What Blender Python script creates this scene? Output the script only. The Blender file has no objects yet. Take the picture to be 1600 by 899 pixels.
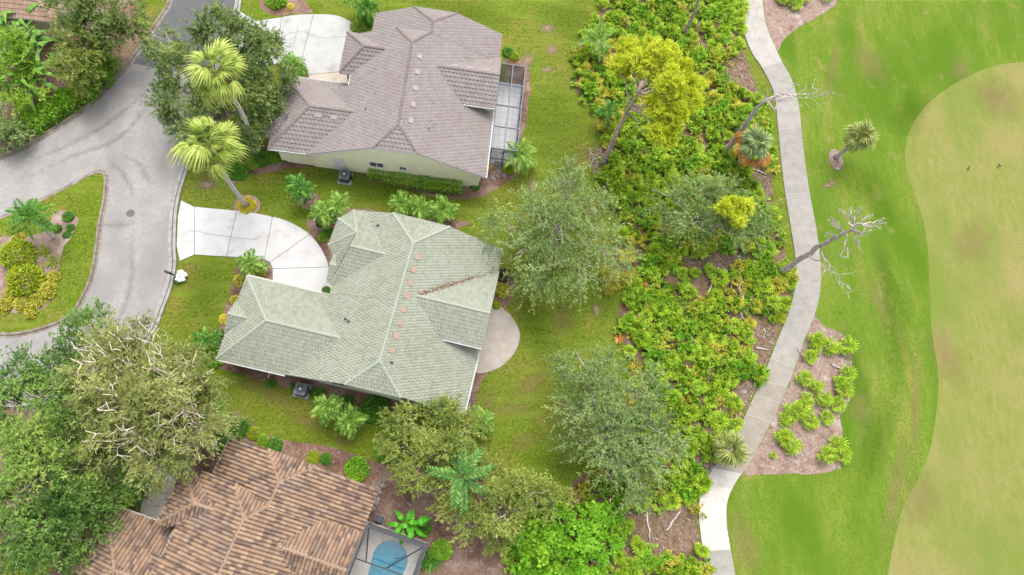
import bpy, bmesh, math, random
import numpy as np
from mathutils import Vector, Matrix
from mathutils.geometry import delaunay_2d_cdt
rng = np.random.default_rng(7); random.seed(7)
R = math.radians
sc = bpy.context.scene
C = sc.collection

# ---------------------------------------------------------------- camera, sky, sun, exposure
FPX, NADIR, CH = 1067.0, (680, 802), 55.0          # focal length in photo pixels, plumb point, drone height
_n = np.array([(NADIR[0]-800)/FPX, -(NADIR[1]-450)/FPX, -1.0]); _n /= np.linalg.norm(_n)
_up = -_n
_x = np.array([1.0, 0, 0]) - _up*_up[0]; _x /= np.linalg.norm(_x)
ROT = np.array([_x, np.cross(_up, _x), _up])
cd = bpy.data.cameras.new('camera'); cam = bpy.data.objects.new('camera', cd); C.objects.link(cam)
m4 = Matrix.Identity(4)
for i in range(3):
    for j in range(3): m4[i][j] = ROT[i][j]
m4[2][3] = CH
cam.matrix_world = m4
cd.sensor_width = 36; cd.lens = FPX/1600*36; cd.clip_start = .5; cd.clip_end = 6000
sc.camera = cam

SUN_EL, SUN_AZ = R(66), R(12)                      # high, hazy sun; azimuth from +Y towards +X
w = bpy.data.worlds.new('World'); sc.world = w; w.use_nodes = True
nt = w.node_tree; bg = nt.nodes['Background']
sky = nt.nodes.new('ShaderNodeTexSky'); sky.sky_type = 'NISHITA'; sky.sun_disc = False
sky.sun_elevation = SUN_EL; sky.sun_rotation = SUN_AZ; sky.dust_density = 4; sky.air_density = 1.0
hs = nt.nodes.new('ShaderNodeHueSaturation'); hs.inputs['Saturation'].default_value = .28
nt.links.new(sky.outputs[0], hs.inputs['Color']); nt.links.new(hs.outputs[0], bg.inputs[0])
bg.inputs[1].default_value = .15
sd = bpy.data.lights.new('sun', 'SUN'); sd.energy = 0.7; sd.angle = R(35); sd.color = (1, .96, .9)
so = bpy.data.objects.new('sun', sd); C.objects.link(so)
sv = Vector((math.sin(SUN_AZ)*math.cos(SUN_EL), math.cos(SUN_AZ)*math.cos(SUN_EL), math.sin(SUN_EL)))
so.rotation_euler = (-sv).to_track_quat('-Z', 'Y').to_euler(); so.location = (0, 0, 80)
vs = sc.view_settings
vs.view_transform = 'Standard'; vs.look = 'None'; vs.gamma = 1; vs.exposure = 2.0; vs.use_curve_mapping = False

# ---------------------------------------------------------------- helpers
def G(px, py, z=0.0):
    """world point at height z that the photograph shows at pixel (px, py)"""
    d = ROT @ np.array([(px-800)/FPX, -(py-450)/FPX, -1.0])
    t = (z-CH)/d[2]
    return Vector((d[0]*t, d[1]*t, z))
def lin(c):
    return tuple(((v/255)/12.92 if v <= 10 else ((v/255+.055)/1.055)**2.4) for v in c)
def col(r, g, b, k=.29):
    """albedo of a surface that the photograph shows at sRGB r, g, b"""
    l = lin((r, g, b)); return (l[0]*k, l[1]*k, l[2]*k, 1)
MATS = {}
def mat(name, stops, scale=1.0, detail=6, rough=.85, bump=0, bscale=None, rnd=0, stretch=None, trans=0, metal=0,
        objcol=False, second=None, spec=.25, coord='Object', rot=0, distort=0, nrough=.6):
    """noise driven colour ramp; rnd mixes in the per-face 'rnd' attribute; second=(stops, scale, amount) overlays patches"""
    if name in MATS: return MATS[name]
    m = bpy.data.materials.new(name); m.use_nodes = True; MATS[name] = m
    t = m.node_tree; N = t.nodes; b = N['Principled BSDF']; L = t.links
    b.inputs['Roughness'].default_value = rough; b.inputs['Metallic'].default_value = metal
    b.inputs['Specular IOR Level'].default_value = spec
    tc = N.new('ShaderNodeTexCoord'); mp = N.new('ShaderNodeMapping'); L.new(tc.outputs[coord], mp.inputs[0])
    if stretch: mp.inputs['Scale'].default_value = stretch
    mp.inputs['Rotation'].default_value = (0, 0, rot)
    def ramp(st):
        r = N.new('ShaderNodeValToRGB'); e = r.color_ramp.elements
        if len(st) == 1: st = [st[0], st[0]]
        while len(e) < len(st): e.new(.5)
        for i, s in enumerate(st):
            p, c = (s if len(s) == 2 else (.3+.4*i/(len(st)-1), s))
            e[i].position = p; e[i].color = c
        return r
    nz = N.new('ShaderNodeTexNoise'); nz.inputs['Scale'].default_value = scale; nz.inputs['Detail'].default_value = detail
    nz.inputs['Roughness'].default_value = nrough; nz.inputs['Distortion'].default_value = distort
    L.new(mp.outputs[0], nz.inputs['Vector'])
    fac = nz.outputs['Fac']
    if rnd:
        at = N.new('ShaderNodeAttribute'); at.attribute_name = 'rnd'
        mx = N.new('ShaderNodeMix'); mx.data_type = 'FLOAT'; mx.inputs[0].default_value = rnd
        mr = N.new('ShaderNodeMapRange'); mr.inputs[3].default_value = .28; mr.inputs[4].default_value = .72
        L.new(at.outputs['Fac'], mr.inputs[0])
        L.new(fac, mx.inputs[2]); L.new(mr.outputs[0], mx.inputs[3]); fac = mx.outputs[0]
    r = ramp(stops); L.new(fac, r.inputs[0]); out = r.outputs[0]
    for s2 in (second or []):
        n2 = N.new('ShaderNodeTexNoise'); n2.inputs['Scale'].default_value = s2[1]; n2.inputs['Detail'].default_value = 5
        if len(s2) > 4:
            mp2 = N.new('ShaderNodeMapping'); L.new(tc.outputs[coord], mp2.inputs[0]); mp2.inputs['Scale'].default_value = s2[4]
            mp2.inputs['Rotation'].default_value = (0, 0, s2[5] if len(s2) > 5 else 0); L.new(mp2.outputs[0], n2.inputs['Vector'])
        else: L.new(tc.outputs[coord], n2.inputs['Vector'])
        g = N.new('ShaderNodeMapRange'); g.inputs[1].default_value = s2[2]; g.inputs[2].default_value = s2[3]
        L.new(n2.outputs['Fac'], g.inputs[0])
        x = N.new('ShaderNodeMix'); x.data_type = 'RGBA'; L.new(g.outputs[0], x.inputs[0]); L.new(out, x.inputs[6])
        x.inputs[7].default_value = s2[0]; out = x.outputs[2]
    if objcol:
        oi = N.new('ShaderNodeObjectInfo'); x = N.new('ShaderNodeMix'); x.data_type = 'RGBA'; x.blend_type = 'MULTIPLY'
        x.inputs[0].default_value = 1; L.new(out, x.inputs[6]); L.new(oi.outputs['Color'], x.inputs[7]); out = x.outputs[2]
    L.new(out, b.inputs['Base Color'])
    if bump:
        nb = N.new('ShaderNodeTexNoise'); nb.inputs['Scale'].default_value = bscale or scale*3; nb.inputs['Detail'].default_value = 6
        L.new(mp.outputs[0], nb.inputs['Vector'])
        bp = N.new('ShaderNodeBump'); bp.inputs['Strength'].default_value = bump; bp.inputs['Distance'].default_value = .05
        L.new(nb.outputs['Fac'], bp.inputs['Height']); L.new(bp.outputs[0], b.inputs['Normal'])
    if trans:
        tl = N.new('ShaderNodeBsdfTranslucent'); L.new(out, tl.inputs[0]); ms = N.new('ShaderNodeMixShader')
        ms.inputs[0].default_value = trans; L.new(b.outputs[0], ms.inputs[1]); L.new(tl.outputs[0], ms.inputs[2])
        L.new(ms.outputs[0], N['Material Output'].inputs[0])
    return m
def plain(name, c, rough=.6, metal=0, spec=.3):
    return mat(name, [tuple(x*.9 for x in c[:3])+(1,), tuple(min(1, x*1.1) for x in c[:3])+(1,)], scale=3, rough=rough, metal=metal, spec=spec)
def seethrough(name, c, cover):
    m = bpy.data.materials.new(name); m.use_nodes = True; t = m.node_tree; b = t.nodes['Principled BSDF']
    b.inputs['Base Color'].default_value = c; b.inputs['Roughness'].default_value = .7
    tr = t.nodes.new('ShaderNodeBsdfTransparent'); ms = t.nodes.new('ShaderNodeMixShader'); ms.inputs[0].default_value = cover
    t.links.new(tr.outputs[0], ms.inputs[1]); t.links.new(b.outputs[0], ms.inputs[2]); t.links.new(ms.outputs[0], t.nodes['Material Output'].inputs[0])
    return m
def link(name, me, m=None, parent=None, kind=None):
    o = bpy.data.objects.new(name, me); C.objects.link(o)
    if m is not None and len(me.materials) == 0:
        for q in (m if isinstance(m, (list, tuple)) else [m]): me.materials.append(q)
    if parent is not None: o.parent = parent
    if kind: o['kind'] = kind
    return o
def mesh(name, V, F, m=None, parent=None, kind=None, smooth=False, mi=None, rnd=None):
    me = bpy.data.meshes.new(name); me.from_pydata([tuple(v) for v in V], [], F); me.update()
    if smooth: me.polygons.foreach_set('use_smooth', [True]*len(F))
    if mi is not None: me.polygons.foreach_set('material_index', mi)
    if rnd is not None: me.attributes.new('rnd', 'FLOAT', 'FACE').data.foreach_set('value', rnd)
    return link(name, me, m, parent, kind)
def tag(o, label=None, cat=None, group=None, kind=None):
    if label: o['label'] = label
    if cat: o['category'] = cat
    if group: o['group'] = group
    if kind: o['kind'] = kind
    return o
def thing(name, loc, label, cat, group=None, rz=0):
    o = bpy.data.objects.new(name, None); C.objects.link(o); o.location = loc; o.rotation_euler = (0, 0, rz); o.empty_display_size = .3
    return tag(o, label, cat, group)
def copy_tree(o, parent=None):
    c = o.copy(); C.objects.link(c); c.parent = parent
    for ch in o.children: copy_tree(ch, c)
    return c
def smooth(pts, n=5, closed=True):
    """Catmull-Rom through a list of points"""
    P = [np.array(p, float) for p in pts]; k = len(P); out = []
    for i in range(k if closed else k-1):
        a, b, c, d = ((P[(i-1) % k], P[i], P[(i+1) % k], P[(i+2) % k]) if closed else (P[max(i-1, 0)], P[i], P[i+1], P[min(i+2, k-1)]))
        for j in range(n):
            t = j/n
            out.append(.5*((2*b)+(c-a)*t+(2*a-5*b+4*c-d)*t*t+(3*b-a-3*c+d)*t**3))
    if not closed: out.append(P[-1])
    return out
def area(pts):
    return .5*sum(pts[i][0]*pts[(i+1) % len(pts)][1]-pts[(i+1) % len(pts)][0]*pts[i][1] for i in range(len(pts)))
def ground_poly(pix, n=5, wob=0, closed=True):
    P = smooth(pix, n, closed) if n > 1 else pix
    Q = [np.array(G(p[0], p[1])[:2]) for p in P]
    if wob:
        D = []
        for i, q in enumerate(Q):
            D.append(q); nx = Q[(i+1) % len(Q)]
            k = int(np.linalg.norm(nx-q)/.35)
            for j in range(1, k): D.append(q+(nx-q)*j/k)
        Q = [q+rng.normal(0, wob, 2) for q in D]
    return Q
def sheet(name, Q, z, m, thick=0, parent=None, kind='structure'):
    """flat sheet (or slab of the given thickness, top at z) with outline Q in world metres"""
    if area(Q) < 0: Q = Q[::-1]
    n = len(Q); vv, _, tri = delaunay_2d_cdt([Vector((q[0], q[1])) for q in Q], [], [list(range(n))], 1, 1e-5)[:3]
    V = [(v.x, v.y, z) for v in vv]; F = [tuple(f) for f in tri]
    if thick:
        V += [(q[0], q[1], z) for q in Q]+[(q[0], q[1], z-thick) for q in Q]; k = len(vv)
        F += [(k+i, k+n+i, k+n+(i+1) % n, k+(i+1) % n) for i in range(n)]
    return mesh(name, V, F, m, parent, kind)
def inset(Q, d):
    if area(Q) < 0: Q = Q[::-1]
    out = []; k = len(Q)
    for i in range(k):
        a, b, c = np.array(Q[i-1]), np.array(Q[i]), np.array(Q[(i+1) % k])
        e, g = b-a, c-b; e = e/max(np.linalg.norm(e), 1e-6); g = g/max(np.linalg.norm(g), 1e-6)
        n1, n2 = np.array([-e[1], e[0]]), np.array([-g[1], g[0]]); s = n1+n2
        out.append(b+s*d/max(1+n1@n2, .4))
    return out
def inside(P, Q):
    """numpy point in polygon"""
    x, y = P[:, 0], P[:, 1]; r = np.zeros(len(P), bool); k = len(Q)
    for i in range(k):
        a, b = Q[i-1], Q[i]
        c = (a[1] > y) != (b[1] > y)
        with np.errstate(divide='ignore', invalid='ignore'):
            r ^= c & (x < (b[0]-a[0])*(y-a[1])/(b[1]-a[1]+1e-12)+a[0])
    return r
def scatter(Q, n, ex=()):
    Q = np.array(Q); lo, hi = Q.min(0), Q.max(0); out = np.zeros((0, 2))
    while len(out) < n:
        p = rng.uniform(lo, hi, (n*2, 2)); p = p[inside(p, Q)]
        for e in ex: p = p[~inside(p, e)]
        out = np.vstack([out, p])
    return out[:n]
def box(V, F, a, b):
    s = len(V); (x0, y0, z0), (x1, y1, z1) = a, b
    V += [(x0, y0, z0), (x1, y0, z0), (x1, y1, z0), (x0, y1, z0), (x0, y0, z1), (x1, y0, z1), (x1, y1, z1), (x0, y1, z1)]
    F += [tuple(s+i for i in f) for f in ((0, 3, 2, 1), (4, 5, 6, 7), (0, 1, 5, 4), (1, 2, 6, 5), (2, 3, 7, 6), (3, 0, 4, 7))]
def boxo(name, a, b, m, parent=None, bev=0):
    V, F = [], []; box(V, F, a, b)
    if not bev: return mesh(name, V, F, m, parent)
    bm = bmesh.new(); vs_ = [bm.verts.new(v) for v in V]
    for f in F: bm.faces.new([vs_[i] for i in f])
    bmesh.ops.bevel(bm, geom=bm.edges[:], offset=bev, segments=2, affect='EDGES')
    me = bpy.data.meshes.new(name); bm.to_mesh(me); bm.free()
    return link(name, me, m, parent)
def tube(V, F, pts, rad, n=6, cap=True):
    """tapered tube along pts"""
    s = len(V); P = [Vector(p) for p in pts]; k = len(P)
    for i, p in enumerate(P):
        d = (P[min(i+1, k-1)]-P[max(i-1, 0)]).normalized()
        a = d.cross(Vector((0, 0, 1)) if abs(d.z) < .9 else Vector((1, 0, 0))).normalized(); b = d.cross(a)
        r = rad[i] if hasattr(rad, '__len__') else rad
        for j in range(n):
            t = 2*math.pi*j/n; V.append(tuple(p+a*(r*math.cos(t))+b*(r*math.sin(t))))
    for i in range(k-1):
        for j in range(n):
            F.append((s+i*n+j, s+i*n+(j+1) % n, s+(i+1)*n+(j+1) % n, s+(i+1)*n+j))
    if cap: F.append(tuple(s+(k-1)*n+j for j in range(n))); F.append(tuple(s+j for j in reversed(range(n))))
def wander(a, b, k=5, amp=.15):
    a, b = Vector(a), Vector(b); L = (b-a).length
    return [a.lerp(b, i/k)+(Vector(rng.normal(0, amp*L/k, 3)) if 0 < i < k else Vector()) for i in range(k+1)]
def lathe(V, F, prof, n=16, c=(0, 0)):
    s = len(V)
    for r, z in prof:
        for j in range(n): t = 2*math.pi*j/n; V.append((c[0]+r*math.cos(t), c[1]+r*math.sin(t), z))
    for i in range(len(prof)-1):
        for j in range(n): F.append((s+i*n+j, s+i*n+(j+1) % n, s+(i+1)*n+(j+1) % n, s+(i+1)*n+j))
    F.append(tuple(s+(len(prof)-1)*n+j for j in range(n)))

# ---------------------------------------------------------------- leaves and trees
def unit(a): return a/np.maximum(np.linalg.norm(a, axis=-1, keepdims=True), 1e-9)
def leaf_mesh(name, P, D, N, L, W, rnd):
    """n rhombic leaves: foot P, direction D, face normal about N"""
    n = len(P); S = unit(np.cross(D, N)); mid = P+D*(L*.5)[:, None]+unit(N)*(L*.06)[:, None]
    V = np.empty((n, 4, 3)); V[:, 0] = P; V[:, 1] = mid+S*(W*.5)[:, None]; V[:, 2] = P+D*L[:, None]; V[:, 3] = mid-S*(W*.5)[:, None]
    me = bpy.data.meshes.new(name)
    me.vertices.add(n*4); me.vertices.foreach_set('co', V.ravel())
    me.loops.add(n*4); me.loops.foreach_set('vertex_index', np.arange(n*4, dtype=np.int32))
    me.polygons.add(n); me.polygons.foreach_set('loop_start', np.arange(0, n*4, 4, dtype=np.int32))
    me.update(calc_edges=True); me.validate()
    me.attributes.new('rnd', 'FLOAT', 'FACE').data.foreach_set('value', np.clip(rnd, 0, 1).astype(np.float32))
    return me
def crown_arrays(lobes, dens=1.0, leaf=(.25, .08), twig=1.0, droop=.15, up=-.35, clump=9, tight=.3, hollow=.35):
    """leafy twigs in clumps round each lobe (x, y, z, r[, flat])"""
    A = []
    for lb in lobes:
        x, y, z, r = lb[:4]; fl = lb[4] if len(lb) > 4 else .75
        nt_ = max(8, int(40*dens*r*r)); m = 16
        cd_ = unit(rng.normal(0, 1, (clump, 3))+np.array([0, 0, .45])); sc_ = rng.uniform(.7, 1.2, clump); ton = rng.uniform(0, 1, clump)
        k = rng.integers(0, clump, nt_)
        d = unit(cd_[k]+rng.normal(0, tight, (nt_, 3))); d[:, 2] = np.maximum(d[:, 2], up+rng.uniform(-.1, .2, nt_)); d = unit(d)
        st = np.array([x, y, z])+d*np.array([1, 1, fl])*(r*sc_[k]*rng.uniform(hollow, .85, nt_))[:, None]
        td = unit(d+rng.normal(0, .45, (nt_, 3))+np.array([0, 0, -droop])); tl = twig*rng.uniform(.5, 1.15, nt_)
        t = rng.uniform(.05, 1, (nt_, m))
        P = st[:, None]+td[:, None]*(tl[:, None]*t)[..., None]; P[..., 2] -= droop*(t*tl[:, None])**2
        D = unit(td[:, None]*.7+rng.normal(0, .55, (nt_, m, 3))); N = unit(rng.normal(0, .5, (nt_, m, 3))+d[:, None]*.3+np.array([0, 0, 1.0]))
        n = nt_*m
        L = leaf[0]*rng.uniform(.7, 1.3, n); W = leaf[1]*rng.uniform(.7, 1.3, n)
        rn = (.55*ton[k][:, None]+.45*rng.uniform(0, 1, (nt_, m))).ravel()
        A.append((P.reshape(-1, 3), D.reshape(-1, 3), N.reshape(-1, 3), L, W, rn))
    return [np.concatenate(q) for q in zip(*A)]
def tree(name, label, cat, base, lobes, m, bark, trunk_r=.22, group=None, show=0, **kw):
    """lobes: (pixel x, pixel y, height, radius); base: pixel of the foot"""
    b = G(*base); t = thing(name, b, label, cat, group)
    W = []
    for lb in lobes:
        g = G(lb[0], lb[1], lb[2]); W.append((g.x-b.x, g.y-b.y, g.z, lb[3])+tuple(lb[4:]))
    link('crown', leaf_mesh('crown', *crown_arrays(W, **kw)), m, t)
    V, F = [], []
    cx = np.mean([q[:3] for q in W], axis=0); fork = Vector((cx[0]*.35, cx[1]*.35, max(.9, cx[2]*.42)))
    tube(V, F, [(0, 0, 0), (0, 0, .12)]+wander((0, 0, .3), fork, 3, .1), [trunk_r*1.5, trunk_r*1.25, trunk_r*1.1, trunk_r*1.02, trunk_r*.95, trunk_r*.9], 9)
    for q in W:
        c = Vector(q[:3]); p = wander(fork, c+Vector((0, 0, q[3]*.1)), 5, .2); tube(V, F, p, [trunk_r*.6*(1-.75*i/5) for i in range(6)], 6)
        for _ in range(3+show):
            d = Vector(unit(rng.normal(0, 1, 3)+np.array([0, 0, .5+.15*show]))); e = c+d*q[3]*(.75+.06*show); s = p[3 if _ % 2 else 4]
            pp = wander(s, e, 4, .28); tube(V, F, pp, [trunk_r*.26*(1-.8*i/4) for i in range(5)], 5)
            if show:
                for _k in range(2):
                    f = pp[2+_k]; tube(V, F, wander(f, f+Vector(unit(rng.normal(0, 1, 3)+np.array([0, 0, .6])))*q[3]*.45, 3, .3), [trunk_r*.13, trunk_r*.1, trunk_r*.07, .012], 4)
    mesh('trunk', V, F, bark, t, smooth=True)
    return t
def blob_arrays(n, r=1.0, leaf=(.12, .07), flat=.8, lump=.12, shell=.55):
    d = unit(rng.normal(0, 1, (n, 3))); d[:, 2] = np.abs(d[:, 2])*1.0-.12; d = unit(d)
    kd = unit(rng.normal(0, 1, (22, 3))); dot = (d @ kd.T).max(1)
    rr = r*(1-lump+lump*2*(dot-.75))*rng.uniform(shell, 1, n)**.5
    P = d*rr[:, None]*np.array([1, 1, flat]); P[:, 2] += .18*r*flat
    P[:, 2] = np.maximum(P[:, 2], .02)
    D = unit(d*.6+rng.normal(0, .6, (n, 3))); N = unit(d*.7+rng.normal(0, .5, (n, 3))+np.array([0, 0, .3]))
    return P, D, N, leaf[0]*rng.uniform(.7, 1.3, n), leaf[1]*rng.uniform(.7, 1.3, n), rng.uniform(0, 1, n)*.7+.3*(dot-.6)/.4
# ---------------------------------------------------------------- fronds
def fan_frond(name, lp, rad, n=16, spread=250, droop=.25, w=.07, split=.45):
    """costapalmate frond along +X: petiole, then pleated segments with drooping split tips"""
    V, F = [], []; tube(V, F, [(0, 0, 0), (lp*.5, 0, lp*.04), (lp, 0, 0)], [.022, .018, .012], 4, False)
    rn = [0.75]*len(F)
    for i in range(n):
        a = R(-spread/2+spread*i/(n-1)); L = rad*(1-.25*abs(i/(n-1)-.5))*random.uniform(.88, 1.1)
        d = Vector((math.cos(a), math.sin(a), 0)); s = Vector((-d.y, d.x, 0)); o = Vector((lp, 0, 0))
        k = len(V); zz = (.03 if i % 2 else -.01)
        a1 = o+d*L*split+Vector((0, 0, zz-droop*L*.12)); a2 = o+d*L*.8+Vector((0, 0, -droop*L*.42)); a3 = o+d*L+Vector((0, 0, -droop*L*.85))
        ww = w*(rad/.8)
        V += [tuple(o+s*.008), tuple(o-s*.008), tuple(a1-s*ww+Vector((0, 0, -.02))), tuple(a1+Vector((0, 0, .02))), tuple(a1+s*ww+Vector((0, 0, -.02))), tuple(a2-s*ww*.6), tuple(a2+s*ww*.6), tuple(a3)]
        F += [(k, k+1, k+2, k+3), (k, k+3, k+4), (k+2, k+5, k+6, k+4), (k+5, k+7, k+6)]
        r0 = random.random(); rn += [r0, r0*.9, r0, min(1, r0+.2)]
    me = bpy.data.meshes.new(name); me.from_pydata(V, [], F); me.update()
    me.attributes.new('rnd', 'FLOAT', 'FACE').data.foreach_set('value', rn); return me
def feather_frond(name, L, rise=.35, fall=.75, n=16, ll=.42, w=.05, vee=.25):
    """pinnate frond along +X with arching midrib and leaflets to both sides"""
    V, F, rn = [], [], []
    def mid(t): return Vector((L*(t-.12*t*t), 0, L*(rise*t-fall*t*t)))
    tube(V, F, [mid(i/6) for i in range(7)], [.03*(1-.8*i/6) for i in range(7)], 4, False); rn += [.8]*len(F)
    for i in range(n):
        t = .12+.88*i/(n-1); p = mid(t); tg = (mid(min(1, t+.05))-mid(t-.05)).normalized()
        for s in (-1, 1):
            l = L*ll*math.sin(math.pi*min(1, .18+.72*t))**.7*random.uniform(.85, 1.1)
            d = (tg*(.45+.35*t)+Vector((0, s, 0))*.8+Vector((0, 0, vee))).normalized(); side = d.cross(Vector((0, 0, 1))).normalized()*w*.5
            e1 = p+d*l*.55; e2 = p+d*l+Vector((0, 0, -l*.3)); k = len(V)
            V += [tuple(p), tuple(e1+side), tuple(e2), tuple(e1-side)]; F.append((k, k+1, k+2, k+3)); rn.append(random.random())
    me = bpy.data.meshes.new(name); me.from_pydata(V, [], F); me.update()
    me.attributes.new('rnd', 'FLOAT', 'FACE').data.foreach_set('value', rn); return me
def broad_leaf(name, L, W, stalk=.3, rise=.5, fall=.8, fold=.12):
    """banana-like blade along +X, folded on its midrib"""
    V, F, rn = [], [], []; n = 8
    def mid(t): return Vector((L*(t-.1*t*t), 0, L*(rise*t-fall*t*t)))
    tube(V, F, [mid(i/7) for i in range(8)], [.03*(1-.85*i/7) for i in range(8)], 4, False); rn += [.95]*len(F)
    k = len(V)
    for i in range(n+1):
        t = stalk+(1-stalk)*i/n; p = mid(t); hw = W*.5*math.sin(math.pi*(.06+.94*i/n)**.75)**.75 if i < n else .005
        V += [tuple(p+Vector((0, hw, -hw*fold+.03))), tuple(p+Vector((0, 0, .012))), tuple(p+Vector((0, -hw, -hw*fold+.03)))]
    for i in range(n):
        a = k+i*3; F += [(a, a+1, a+4, a+3), (a+1, a+2, a+5, a+4)]; r0 = random.random(); rn += [r0, r0*.8]
    me = bpy.data.meshes.new(name); me.from_pydata(V, [], F); me.update()
    me.attributes.new('rnd', 'FLOAT', 'FACE').data.foreach_set('value', rn); return me
def put_fronds(t, frond_meshes, m, n, top, pitch=(-70, 35), part='frond', lean=0, jitter=.12):
    """n fronds spiralling out of `top` (a point in t's space); pitch from hanging to rising, in degrees"""
    out = []
    for i in range(n):
        f = (i+.5)/n; me = frond_meshes[i % len(frond_meshes)]
        o = bpy.data.objects.new(part, me); C.objects.link(o); o.parent = t
        if not me.materials: me.materials.append(m)
        p = pitch[0]+(pitch[1]-pitch[0])*f+random.uniform(-9, 9)
        o.location = (top[0], top[1], top[2]+.25*f); s = random.uniform(1-jitter, 1+jitter); o.scale = (s, s, s)
        o.rotation_euler = (R(random.uniform(-35, 35)), -R(p), i*2.39996+random.uniform(-.35, .35)); out.append(o)
    return out
def palm(name, label, foot, z, fr, m, bark, n=18, r=.16, pitch=(-60, 45), group=None, cat='palm tree', bend=0, head=None, r_top=None):
    """foot: pixel of the foot; head: pixel of the crown (else straight up)"""
    b = G(*foot); t = thing(name, b, label, cat, group)
    e = (G(head[0], head[1], z)-b) if head else Vector((0, 0, z))
    V, F = [], []; k = 8
    pts = [Vector((0, 0, 0)).lerp(e, i/k)+Vector((bend*math.sin(math.pi*i/k), bend*.4*math.sin(math.pi*i/k), 0)) for i in range(k+1)]
    tube(V, F, pts, [r*1.5]+[r*(1.1-.2*i/k) for i in range(1, k)]+[(r_top or r*.9)], 9)
    mesh('trunk', V, F, bark, t, smooth=True)
    put_fronds(t, fr, m, n, e, pitch)
    return t

# ---------------------------------------------------------------- materials
M_lawn = mat('lawn_grass', [(.36, col(102, 134, 32, .275)), (.46, col(124, 152, 42, .275)), (.54, col(138, 162, 52, .275)), (.66, col(164, 172, 76, .275))], scale=2.6, detail=14, rough=.95, bump=.6, bscale=16, spec=.05, nrough=.85,
             second=[(col(160, 154, 68, .275), .2, .46, .66), (col(116, 150, 26, .275), .15, .46, .62), (col(182, 160, 84, .275), .45, .56, .76), (col(192, 172, 112, .275), 1.1, .6, .82), (col(106, 130, 28, .275), 3.6, .46, .66), (col(178, 178, 88, .275), 6, .5, .7), (col(150, 170, 60, .275), .6, .5, .7, (.4, 1.8, 1), .9)])
M_rough = mat('rough_grass', [(.36, col(108, 144, 38)), (.46, col(128, 160, 50)), (.54, col(140, 168, 60)), (.66, col(166, 176, 86))], scale=1.6, detail=14, rough=.95,
              bump=.5, bscale=18, spec=.05, nrough=.82, stretch=(1.5, .4, 1), rot=.25, distort=.8,
              second=[(col(174, 170, 86), .42, .48, .76, (1.6, .3, 1), .3), (col(104, 146, 34), .16, .44, .64, (1.2, .5, 1), -.2), (col(190, 170, 108), .5, .6, .86), (col(112, 142, 42), 5, .5, .7), (col(160, 172, 80), 8, .56, .8)])
M_fair = mat('fairway_grass', [(.36, col(152, 164, 76, 0.270)), (.46, col(166, 172, 88, 0.270)), (.54, col(174, 176, 98, 0.270)), (.66, col(188, 182, 114, 0.270))], scale=1.4, detail=14, rough=.95,
             bump=.35, bscale=20, spec=.05, nrough=.82, stretch=(1.3, .5, 1), rot=-.2, distort=.6,
             second=[(col(192, 172, 118), .16, .48, .78), (col(140, 162, 70), .2, .48, .74, (1, .4, 1), .2), (col(152, 158, 78), 5, .52, .74)])
M_litter = mat('leaf_litter', [(.25, col(92, 74, 56, 0.333)), (.45, col(140, 114, 92, 0.333)), (.6, col(176, 148, 124, 0.333)), (.78, col(208, 188, 168, 0.333))], scale=3.2, detail=12, rough=.95, bump=.9, bscale=9, spec=.05, nrough=.75,
               second=[(col(104, 96, 48), .8, .5, .7)])
M_mulch = mat('bark_mulch', [(.34, col(92, 64, 54, .34)), (.44, col(138, 104, 90, .34)), (.54, col(168, 136, 120, .34)), (.68, col(208, 182, 166, .34))], scale=4.5, detail=14, rough=.95, bump=1, bscale=14, spec=.05, nrough=.88,
              second=[(col(186, 164, 146, .34), .7, .48, .72), (col(112, 84, 68, .34), .4, .5, .68), (col(214, 192, 176, .34), 5, .6, .76)])
M_sand = mat('sandy_mulch', [(.34, col(128, 102, 90, .33)), (.44, col(170, 142, 128, .33)), (.54, col(192, 166, 152, .33)), (.68, col(228, 212, 202, .33))], scale=3.5, detail=14, rough=.95, bump=.8, bscale=10, spec=.05, nrough=.86, second=[(col(226, 214, 206, .33), .6, .56, .74), (col(146, 118, 104, .33), .9, .52, .7)])
M_road = mat('faded_asphalt', [(.34, col(184, 180, 176)), (.5, col(198, 194, 190)), (.66, col(210, 206, 202))], scale=.45, detail=12, rough=.9, bump=.25, bscale=60, spec=.15, nrough=.7,
             second=[(col(176, 171, 168), .35, .5, .72, (1, .45, 1), .5), (col(184, 174, 168), 5, .5, .75)])
M_dark = mat('dark_asphalt', [(.3, col(118, 118, 120)), (.7, col(136, 136, 138))], scale=1.5, detail=12, rough=.9, bump=.3, bscale=60, spec=.15, second=[(col(148, 146, 146), 12, .6, .8)])
M_conc = mat('driveway_concrete', [(.3, col(226, 224, 220, 0.325)), (.5, col(240, 238, 236, 0.325)), (.7, col(248, 247, 245, 0.325))], scale=.8, detail=10, rough=.9, bump=.15, bscale=40, spec=.2, objcol=True,
             second=[(col(206, 204, 198), .7, .6, .8)])
M_path = mat('path_concrete', [(.3, col(196, 190, 180, 0.249)), (.5, col(210, 204, 194, 0.249)), (.7, col(220, 215, 207, 0.249))], scale=1.2, detail=12, rough=.92, bump=.25, bscale=40, spec=.15, objcol=True,
             second=[(col(182, 170, 156), .8, .58, .78), (col(226, 222, 214), 6, .62, .8)])
M_curb = mat('kerb_concrete', [(.3, col(176, 170, 162)), (.5, col(206, 202, 196)), (.7, col(222, 219, 214))], scale=1.6, detail=10, rough=.92, bump=.3, bscale=30, spec=.15, second=[(col(140, 128, 116), 1.1, .6, .8)])
M_dirtycurb = mat('stained_kerb', [(.3, col(140, 124, 110)), (.5, col(176, 162, 148)), (.7, col(200, 190, 178))], scale=2.2, detail=10, rough=.92, bump=.3, bscale=30, spec=.15)
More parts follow.
